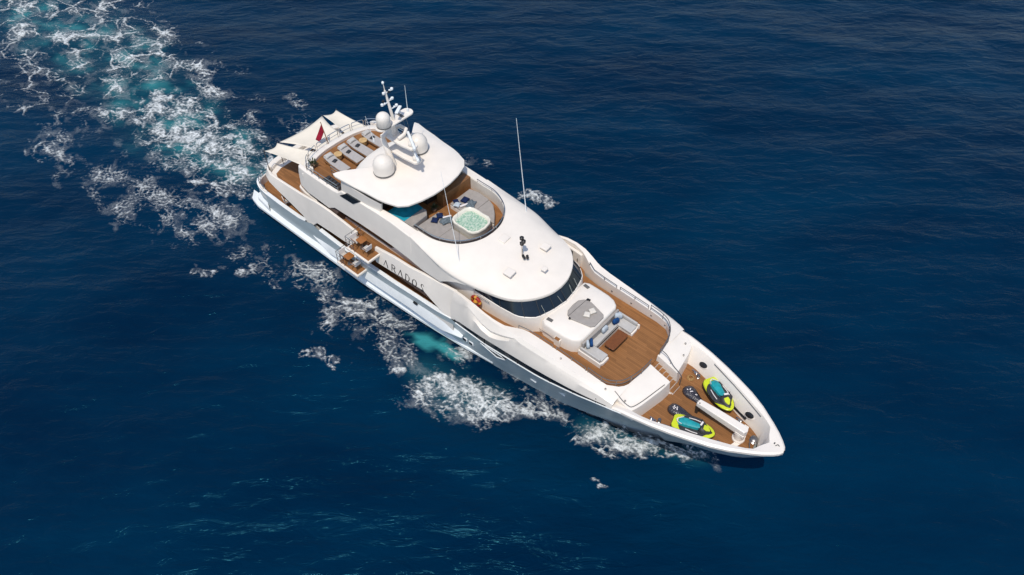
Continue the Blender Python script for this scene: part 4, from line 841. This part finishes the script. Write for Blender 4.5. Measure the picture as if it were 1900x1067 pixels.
# jet skis
def jetski():
    r = empty('jet_ski', (0, 0, 0))
    def ring(x, w, z, n=12): return None
    st = [(-1.12, .30), (-1.0, .46), (-.7, .55), (-.2, .58), (.35, .55), (.8, .42), (1.05, .24), (1.16, .06)]
    hb = [(x, w) for x, w in spline(st, 3)]
    mm = MB(); rr = []
    for x, w in hb:
        k = float(np.interp(x, [-1.2, 0, .8, 1.2], [.0, 0, .1, .28])); rr.append([(x, -w * .4, .05 + k), (x, -w, .26 + k * .6), (x, -w * .98, .38 + k * .3), (x, w * .98, .38 + k * .3), (x, w, .26 + k * .6), (x, w * .4, .05 + k)])
    mm.loft(rr, cyc=True, cap=True); mm.build('hull', BLACK, r, smooth=45)
    mm = MB(); rr = []                               # lime deck rim
    for x, w in hb: rr.append([(x * .985, -w * .97, .385), (x * .985, -w * .9, .46), (x * .97, -w * .62, .50), (x * .97, w * .62, .50), (x * .985, w * .9, .46), (x * .985, w * .97, .385)])
    mm.loft(rr, cyc=True, cap=True); mm.build('deck', LIME, r, smooth=45)
    mm = MB(); q = spline([(-.66, .40), (-.45, .56), (-.1, .60), (.3, .575), (.5, .46), (.78, .18), (.86, 0)], 3); q = both([(-.78, 0), (-.74, .3)] + q); mm.prism(shrink(q, 1.0, np.array((0, 0))), .44, .535); mm.build('footwell', CHAR, r, bevel=.03)
    for s in (1, -1): mm = MB(); mm.tube([(-.35, s * .37, .55), (.0, s * .40, .56), (.3, s * .38, .55)], .025, 6); mm.build('side_stripe', PRINT, r)
    mm = MB(); rr = []
    for x, w, z in ((-.82, .12, .6), (-.7, .2, .70), (-.4, .22, .74), (-.1, .18, .72), (.2, .15, .74), (.32, .12, .76)): rr.append([(x, -w * 1.2, .5), (x, -w, z - .04), (x, -w * .5, z), (x, w * .5, z), (x, w, z - .04), (x, w * 1.2, .5)])
    mm.loft(rr, cyc=True, cap=True); mm.build('seat', TEAL, r, smooth=50)
    mm = MB(); mm.tube([(-.84, -.12, .62), (-.9, 0, .64), (-.84, .12, .62)], .03, 6); mm.tube([(-.84, .12, .62), (-.6, .24, .70)], .02, 6); mm.tube([(-.84, -.12, .62), (-.6, -.24, .70)], .02, 6); mm.build('seat_trim', PRINT, r)
    mm = MB(); rr = []
    for x, w, z in ((.28, .16, .74), (.42, .26, .78), (.62, .25, .70), (.85, .17, .58), (1.0, .08, .5)): rr.append([(x, -w * 1.15, .46), (x, -w, z - .07), (x, -w * .4, z), (x, w * .4, z), (x, w, z - .07), (x, w * 1.15, .46)])
    mm.loft(rr, cyc=True, cap=True); mm.build('cowl', CHAR, r, smooth=50)
    mm = MB(); mm.prism([(.5, -.13), (.68, -.16), (.86, -.04), (.86, .04), (.68, .16), (.5, .13)], [.74, .68, .6, .6, .68, .74], [.80, .745, .63, .63, .745, .80]); mm.build('hood', LIME, r, bevel=.02)
    mm = MB(); mm.tube([(.3, -.36, .86), (.36, -.2, .84), (.38, 0, .82), (.36, .2, .84), (.3, .36, .86)], .024, 6); mm.build('handlebar', BLACK, r)
    mm = MB(); mm.box((.36, .08, .88), (.1, .26, .07), -.2); mm.build('grip_pad', PRINT, r, bevel=.02)
    return r
j0 = jetski(); j0.location = (35.62, 1.45, 4.02); j0.rotation_euler = (0, 0, math.radians(-27)); tag(j0, 'lime, black and teal jet ski lying against the far bow bulwark, farther from the camera', 'jet ski', 'jet skis on the bow deck')
j1 = copy_tree(j0); j1.location = (35.68, -1.25, 4.02); j1.rotation_euler = (0, 0, math.radians(17)); tag(j1, 'lime, black and teal jet ski beside the near bow bulwark, closest to the camera', 'jet ski', 'jet skis on the bow deck')
def bag(x, y, rz, label, mark):
    r = tag(empty('gear_bag', (x, y, 4.0), rz), label, 'bag', 'black teardrop bags on the bow deck')
    mm = MB(); rr = []
    for q, w, h in ((-.66, .12, .1), (-.58, .27, .2), (-.4, .36, .26), (-.15, .37, .25), (.1, .30, .21), (.35, .22, .18), (.6, .18, .15), (.72, .10, .08)):
        rr.append([(q + random.uniform(-.02, .02), w * math.cos(a), .02 + h * max(0, math.sin(a)) ** .7 + (random.uniform(-.015, .02) if 0.2 < a < 3 else 0)) for a in np.linspace(0, math.pi, 13)])
    mm.loft(rr, cyc=True, cap=True); b = mm.build('shell', BAGM, r, smooth=60)
    mm = MB()
    for (ax, ay), (bx_, by_) in mark:
        a = Vector((ax, ay, .0)); b2 = Vector((bx_, by_, 0)); t = (b2 - a).normalized(); nrm = Vector((-t.y, t.x, 0)) * .03
        zz = lambda p: .285
        mm.add([(a + nrm) + Vector((0, 0, zz(a))), (b2 + nrm) + Vector((0, 0, zz(b2))), (b2 - nrm) + Vector((0, 0, zz(b2))), (a - nrm) + Vector((0, 0, zz(a)))], [(0, 1, 2, 3)])
    mm.build('white_marking', PRINT, r, merge=False, smooth=0)
bag(34.5, .70, math.radians(-13), 'glossy black teardrop bag touching the end of the white crane beam', [((-.35, .1), (-.28, -.02)), ((-.2, -.1), (-.12, .05)), ((.1, .0), (.2, .05)), ((-.42, -.12), (-.34, -.1))])
bag(34.55, -.70, math.radians(7), 'glossy black teardrop bag with white marking beside the nearer jet ski', [((-.42, -.05), (-.2, .02)), ((-.38, .1), (-.32, -.14)), ((-.2, .1), (-.24, -.0)), ((-.14, -.1), (-.2, .02))])
# round hatch on port bow deck: coil of rope
rc = MB(); rc.tube([(.2 * math.cos(a) * (1 - a / 60), .2 * math.sin(a) * (1 - a / 60), .03 + .004 * a) for a in np.linspace(0, 25, 90)], .022, 5); rco = rc.build('rope_coil', RATTAN, None); rco.location = (33.75, 1.6, 4.0)
tag(rco, 'small coil of brownish rope in the far aft corner of the bow deck', 'rope')
# ================================================================== SEA
def perlin(x, y, seed=0):
    r = np.random.default_rng(seed); p = r.permutation(256); p = np.r_[p, p]; an = r.uniform(0, 2 * np.pi, 256); gx, gy = np.cos(an), np.sin(an)
    xi = np.floor(x).astype(int); yi = np.floor(y).astype(int); xf = x - xi; yf = y - yi; u = xf ** 3 * (xf * (xf * 6 - 15) + 10); v = yf ** 3 * (yf * (yf * 6 - 15) + 10)
    def g(i, j, a, b): h = p[(p[(xi + i) & 255] + yi + j) & 255]; return gx[h] * a + gy[h] * b
    a = g(0, 0, xf, yf); b = g(1, 0, xf - 1, yf); c = g(0, 1, xf, yf - 1); d = g(1, 1, xf - 1, yf - 1)
    return (a * (1 - u) + b * u) * (1 - v) + (c * (1 - u) + d * u) * v
def fbm(x, y, o=4, seed=0): return sum(perlin(x * 2 ** k, y * 2 ** k, seed + k) / 2 ** k for k in range(o))
ct, st_ = math.cos(TH), math.sin(TH)
def swell(x, y):                         # wave height; crests run across the line of sight
    a = x * ct + y * st_; b = -x * st_ + y * ct
    h = .26 * perlin(a / 16, b / 7.5, 11) + .19 * perlin(a / 6.5 + .4 * perlin(a / 9, b / 9, 3), b / 2.7, 12) + .075 * perlin(a / 2.6, b / 1.15, 13)
    return h
def stroke(x, y, pts, w):                # 0..1 falloff from a polyline with per-point half width
    best = np.zeros_like(x)
    for (p, q, w0, w1) in zip(pts[:-1], pts[1:], w[:-1], w[1:]):
        d = np.array(q) - np.array(p); t = np.clip(((x - p[0]) * d[0] + (y - p[1]) * d[1]) / (d @ d), 0, 1)
        r = np.hypot(x - p[0] - t * d[0], y - p[1] - t * d[1]) / (w0 + (w1 - w0) * t); best = np.maximum(best, np.clip(1 - r, 0, 1))
    return best
def sm(a, b, x): t = np.clip((x - a) / (b - a), 0, 1); return t * t * (3 - 2 * t)
WAKE = [(.6, -.6), (-2.7, -1.1), (-5.3, -1.2), (-8.3, -1.6), (-13.1, -2.0), (-17.4, -1.3), (-22.5, -.3), (-28.3, .4), (-34.8, -.3), (-40.9, -1.6), (-56, -3)]
# frothy strokes: points, half widths, strength, kind (0 = dense froth, 1 = lacy web)
FOAM = [
 (WAKE[:6], [1.8, 2.6, 3.0, 3.2, 3.4, 2.0], .95, 0), (WAKE[4:], [5, 5.8, 6.6, 7, 7.4, 7, 8], .95, 1), (WAKE[:6], [3, 4.8, 5.6, 6.4, 7, 7.5], .85, 1), ([(-13.5, 2.2), (-20, 3.2), (-27, 3.4)], [1.8, 2.4, 2.2], .9, 1),
 ([(-20, -9.6), (-12.7, -9.5), (-7.4, -8.9), (-3.7, -8.1), (-.2, -7.2)], [2.0, 2.9, 3.0, 2.8, 2.2], .76, 1),
 ([(-1.8, -6.3), (1.9, -6.9)], [2.6, 2.4], .86, 1), ([(-5.5, -5.2), (-2.6, -3.7), (-1.2, -3.0)], [.75, .55, .3], 1.0, 0), ([(-6.7, -11.1), (-5.5, -6.9)], [1.6, 2.0], .85, 1),
 ([(2.6, -6.3), (6.9, -6.0), (9.9, -4.9), (13.6, -4.2)], [2.1, 1.8, 1.5, 1.1], .80, 1),
 ([(11.0, -6.3), (13.0, -5.5), (15.4, -4.5)], [.5, .95, .5], 1.0, 0), ([(12.0, -7.2), (14.5, -7.2), (16.3, -6.5), (18.5, -5.4)], [1.5, 1.6, 1.4, 1.1], .80, 1),
 ([(19.2, -6.0), (21.4, -6.8), (22.6, -6.4), (24.6, -4.6)], [1.9, 2.4, 2.4, 1.8], 1.1, 1), ([(21.6, -5.6), (23.2, -5.4), (24.3, -4.6)], [1.0, 1.35, 1.0], 1.0, 0),
 ([(25.4, -4.3), (27.0, -3.5), (29.0, -2.6)], [.9, 1.0, .6], 1.0, 1), ([(26, -4.0), (28.6, -2.8)], [.55, .4], .8, 0),
 ([(29.8, -2.9), (31.5, -2.3), (33.4, -1.3), (35.2, -.3), (36.4, .5)], [.8, 1.15, 1.05, .8, .25], 1.0, 0), ([(30.2, -3.0), (33.4, -1.4), (36.8, .8)], [.9, 1.1, .5], .8, 1),
 ([(13, -4.4), (17.9, -3.7), (22.0, -3.2), (25.6, -2.5), (29, -1.8)], [1.0, 1.0, 1.0, .8, .6], .78, 1),
 ([(14.3, 11.0), (16.0, 10.9)], [.55, .6], 1.0, 0), ([(8.0, 10.6), (9.2, 10.9)], [.7, .7], .8, 1), ([(-9.6, 6.2), (-7, 5.7), (-5.0, 5.2)], [.7, 1.4, 1.0], .62, 1),
 ([(13.4, -9.9), (15.3, -9.1)], [.35, .4], .9, 0), ([(18.6, -7.1), (18.95, -7.0)], [.25, .25], 1, 0), ([(2.0, -10.5), (3.2, -10.0)], [.4, .4], .9, 1), ([(3.3, -9.1), (4.5, -8.6)], [.4, .4], .9, 1), ([(32.6, -5.4), (33.0, -5.3)], [.2, .2], .9, 0),
 ([(-34, -8), (-23.4, -6.4), (-18, -6)], [2.8, 3, 2.4], .62, 1)]
def cells(x, y, seed):                   # distance between the two nearest scattered points: 0 on the cell walls
    r = np.random.default_rng(seed); jx = r.random((64, 64)); jy = r.random((64, 64)); xi = np.floor(x).astype(int); yi = np.floor(y).astype(int)
    f1 = np.full(x.shape, 9.); f2 = f1.copy()
    for i in (-1, 0, 1):
        for j in (-1, 0, 1):
            a = (xi + i) & 63; b = (yi + j) & 63; d = np.hypot(xi + i + jx[a, b] - x, yi + j + jy[a, b] - y)
            f2 = np.minimum(f2, np.maximum(f1, d)); f1 = np.minimum(f1, d)
    return f2 - f1
def foam_field(x, y):
    w1 = perlin(x / 2.6, y / 2.6, 21); w2 = perlin(x / .9, y / .9, 22); w3 = perlin(x / .34, y / .34, 25); u1 = perlin(x / 2.6, y / 2.6, 23); u2 = perlin(x / .9, y / .9, 24); u3 = perlin(x / .34, y / .34, 26)
    wx = x + .9 * w1 + .4 * w2 + .16 * w3; wy = y + .9 * u1 + .4 * u2 + .16 * u3
    far = sm(-9, -24, x)                   # the web opens into larger cells far astern
    r1 = 1 - cells(wx / 2.5, wy / 1.8, 31) * 5.5; r2 = 1 - cells(wx / 1.15, wy / .85, 32) * 3.6; r3 = 1 - cells(wx / .48, wy / .38, 37) * 2.6
    mod = .5 + 1.1 * perlin(x / 1.5, y / 1.1, 38); fine = fbm(x / .22, y / .18, 3, 33); patch = fbm(x / 3.4, y / 2.3, 3, 35); hole = fbm(wx / 1.3, wy / .9, 4, 39)
    lace = np.maximum(np.maximum(np.clip(r1, -.5, 1) * (.45 + .62 * far), np.clip(r2, -.5, 1) * (.92 - .12 * far)), np.clip(r3, -.5, 1) * (.84 - .25 * far)) * (.66 + .44 * np.clip(mod, 0, 1)) + .30 * fine
    out = np.zeros_like(x); sx = x + .9 * perlin(x / 3, y / 3, 41) + .5 * perlin(x / .9, y / .9, 42); sy = y + .9 * perlin(x / 3, y / 3, 43) + .5 * perlin(x / .9, y / .9, 44)
    for pts, w, k, kind in FOAM:
        d = np.clip(stroke(sx, sy, pts, [a * 1.2 for a in w]) * 1.5, 0, 1); e = sm(.0, .3, d)
        if kind: v = np.maximum(sm(.60, 1.2, lace + .5 * (d * k - .70) + .75 * patch), .16 * sm(.35, 1.0, d * k * .6 + .9 * hole + .6 * patch)) * e
        else: v = np.maximum(sm(.42, 1.3, d * k * .72 + 1.3 * hole + .4 * fine + .7 * (lace - .45)), .9 * sm(.72, 1.2, lace + .25 * d + .5 * patch)); v = np.maximum(v, .32 * sm(.3, 1.05, d * k * .7 + .8 * hole)) * e
        out = np.maximum(out, v * (1 if k >= .9 else .85))
    return np.clip(out, 0, 1)
def grid(xs_, ys_):
    X, Yy = np.meshgrid(xs_, ys_, indexing='ij'); return X, Yy
def np_mesh(name, V, F):
    me = bpy.data.meshes.new(name); me.vertices.add(len(V)); me.vertices.foreach_set('co', V.astype(np.float32).ravel())
    me.loops.add(F.size); me.loops.foreach_set('vertex_index', F.astype(np.int32).ravel()); me.polygons.add(len(F))
    me.polygons.foreach_set('loop_start', np.arange(0, F.size, 4, dtype=np.int32)); me.polygons.foreach_set('loop_total', np.full(len(F), 4, dtype=np.int32))
    me.update(calc_edges=True); me.polygons.foreach_set('use_smooth', np.ones(len(F), bool)); return me
geo = np.cumsum(.5 * 1.28 ** np.arange(26))
xs_ = np.r_[(-66 - geo)[::-1], np.arange(-66, 62, .33), 62 + geo]; ys_ = np.r_[(-40 - geo)[::-1], np.arange(-40, 84, .33), 84 + geo]
X, Yy = grid(xs_, ys_); fade = sm(0, 14, np.minimum(np.minimum(X + 66, 62 - X), np.minimum(Yy + 40, 84 - Yy)))
inhull = (X > -.2) & (X < 36) & (np.abs(Yy) < np.interp(X, [0, 8, 16, 22, 26, 31, 36], [3.2, 3.3, 3.0, 2.6, 2.1, 1.2, 0]))
turb = stroke(X, Yy, WAKE, [3, 4, 5, 5.5, 6, 6.5, 7.5, 8, 8, 8, 9]) * sm(-30, -2, X)
Z = swell(X, Yy) * fade + .22 * turb * perlin(X / 1.8, Yy / 1.5, 51); Z[inhull] -= .5
tq = np.maximum(.95 * stroke(X, Yy, WAKE, [1.6, 2.6, 3.4, 4.2, 5, 5, 5.5, 6, 6, 5, 6]) * (.16 + 1.5 * np.clip(fbm(X / 3.0, Yy / 2.0, 4, 61) + .08, 0, 1)) * np.interp(X, [-56, -40, -28, -16, 0], [.3, .7, .75, .8, 1.0]), 1.3 * sm(.25, .9, stroke(X + .5 * perlin(X / .8, Yy / .8, 63), Yy + .5 * perlin(X / .8, Yy / .8, 64), [(17.6, -4.3), (19.2, -4.1), (20.8, -4.0)], [.55, .85, .6]) + .9 * perlin(X / 1.4 + Yy, Yy / .5, 65)) * (stroke(X, Yy, [(17.4, -4.3), (19.2, -4.1), (21, -4.0)], [.7, 1.1, .8]) > 0))
tq = np.maximum(tq, .18 * stroke(X, Yy, [(20, -6), (22.5, -6), (24.5, -4.8)], [1.5, 2.2, 1.6])); tq = np.maximum(tq, .22 * stroke(X, Yy, [(30, -2.5), (36, .2)], [1, .9]))
nx, ny = X.shape; idx = np.arange(nx * ny).reshape(nx, ny); F = np.stack([idx[:-1, :-1], idx[1:, :-1], idx[1:, 1:], idx[:-1, 1:]], -1).reshape(-1, 4)
me = np_mesh('sea', np.stack([X, Yy, Z], -1).reshape(-1, 3), F); at = me.attributes.new('aerated', 'FLOAT', 'POINT'); at.data.foreach_set('value', np.clip(tq, 0, 1).astype(np.float32).ravel())
def sea_mat():
    mt = bpy.data.materials.new('sea_water'); mt.use_nodes = True; nt = mt.node_tree; b = nt.nodes['Principled BSDF']; N = nt.nodes.new; LK = nt.links.new
    b.inputs['Roughness'].default_value = .12; b.inputs['IOR'].default_value = 1.333; b.inputs['Specular IOR Level'].default_value = .22; b.inputs['Specular Tint'].default_value = (.15, .8, 1, 1)
    tc = N('ShaderNodeTexCoord'); mp = N('ShaderNodeMapping'); mp.inputs['Rotation'].default_value = (0, 0, -TH); LK(tc.outputs['Object'], mp.inputs[0])
    m2 = N('ShaderNodeMapping'); m2.inputs['Scale'].default_value = (.45, 1.15, 1); LK(mp.outputs[0], m2.inputs[0])
    n1 = N('ShaderNodeTexNoise'); n1.inputs['Scale'].default_value = 1.25; n1.inputs['Detail'].default_value = 7; n1.inputs['Roughness'].default_value = .58; n1.inputs['Distortion'].default_value = .5; LK(m2.outputs[0], n1.inputs[0])
    n2 = N('ShaderNodeTexNoise'); n2.inputs['Scale'].default_value = .09; n2.inputs['Detail'].default_value = 6; n2.inputs['Roughness'].default_value = .6; LK(m2.outputs[0], n2.inputs[0])
    bp = N('ShaderNodeBump'); bp.inputs['Strength'].default_value = .65; bp.inputs['Distance'].default_value = .24; LK(n1.outputs[0], bp.inputs['Height']); LK(bp.outputs[0], b.inputs['Normal'])
    r = N('ShaderNodeValToRGB'); e = r.color_ramp.elements; e[0].position = .35; e[0].color = (.0, .0108, .034, 1); e[1].position = .68; e[1].color = (.0, .0212, .055, 1); LK(n2.outputs[0], r.inputs[0])
    a = N('ShaderNodeAttribute'); a.attribute_name = 'aerated'
    mx = N('ShaderNodeMix'); mx.data_type = 'RGBA'; mx.inputs[7].default_value = (.035, .235, .25, 1); LK(a.outputs['Fac'], mx.inputs[0]); LK(r.outputs[0], mx.inputs[6]); LK(mx.outputs[2], b.inputs['Base Color'])
    return mt
me.materials.append(sea_mat()); sea = bpy.data.objects.new('sea', me); C.objects.link(sea); tag(sea, 'deep blue rippled sea around the yacht', None, None, 'structure')
# foam sheet: real surface lying on the waves only where there is froth
dx = .065; fx = np.arange(-58, 39, dx); fy = np.arange(-15, 13, dx); X, Yy = grid(fx, fy); fo_ = foam_field(X, Yy)
near = stroke(X, Yy, [(0, 0), (30, 0)], [8, 8]) > 0
ins = (X > .3) & (X < 35.5) & (np.abs(Yy) < np.interp(X, [0, 8, 16, 22, 26, 31, 35.5], [3.0, 3.1, 2.8, 2.4, 1.9, 1.0, 0])); fo_[ins] = 0
tb_ = stroke(X, Yy, WAKE, [3, 4, 5, 5.5, 6, 6.5, 7.5, 8, 8, 8, 9]) * sm(-30, -2, X)
# sample the sea height on its own grid so that the froth lies on it
Zg = (swell(X, Yy) + .22 * tb_ * perlin(X / 1.8, Yy / 1.5, 51)) + .05 + .07 * fo_ + .05 * fo_ * fbm(X / .35, Yy / .35, 2, 71)
nx, ny = X.shape; idx = np.arange(nx * ny).reshape(nx, ny); F = np.stack([idx[:-1, :-1], idx[1:, :-1], idx[1:, 1:], idx[:-1, 1:]], -1).reshape(-1, 4)
keep = fo_.ravel()[F].max(1) > .04; F = F[keep]; used, inv = np.unique(F, return_inverse=True); V = np.stack([X, Yy, Zg], -1).reshape(-1, 3)[used]; F = inv.reshape(-1, 4)
me = np_mesh('wake_foam', V, F); at = me.attributes.new('froth', 'FLOAT', 'POINT'); at.data.foreach_set('value', fo_.ravel()[used].astype(np.float32))
mt = bpy.data.materials.new('sea_foam'); mt.use_nodes = True; nt = mt.node_tree; b = nt.nodes['Principled BSDF']; b.inputs['Roughness'].default_value = .8; b.inputs['Base Color'].default_value = (.70, .73, .73, 1); b.inputs['Specular IOR Level'].default_value = .2
a = nt.nodes.new('ShaderNodeAttribute'); a.attribute_name = 'froth'; tc = nt.nodes.new('ShaderNodeTexCoord'); nz = nt.nodes.new('ShaderNodeTexNoise'); nz.inputs['Scale'].default_value = 5; nz.inputs['Detail'].default_value = 7; nz.inputs['Roughness'].default_value = .65; nt.links.new(tc.outputs['Object'], nz.inputs[0])
mr = nt.nodes.new('ShaderNodeMapRange'); mr.inputs[1].default_value = .3; mr.inputs[2].default_value = .62; mr.inputs[3].default_value = .12; mr.inputs[4].default_value = 1.05; nt.links.new(nz.outputs[0], mr.inputs[0])
ml = nt.nodes.new('ShaderNodeMath'); ml.operation = 'MULTIPLY'; ml.use_clamp = True; nt.links.new(a.outputs['Fac'], ml.inputs[0]); nt.links.new(mr.outputs[0], ml.inputs[1]); nt.links.new(ml.outputs[0], b.inputs['Alpha'])
bp = nt.nodes.new('ShaderNodeBump'); bp.inputs['Strength'].default_value = .6; bp.inputs['Distance'].default_value = .1; nt.links.new(nz.outputs[0], bp.inputs['Height']); nt.links.new(bp.outputs[0], b.inputs['Normal'])
me.materials.append(mt); wf = bpy.data.objects.new('wake_foam', me); C.objects.link(wf); tag(wf, 'white froth of the wake and bow wave', None, None, 'stuff')
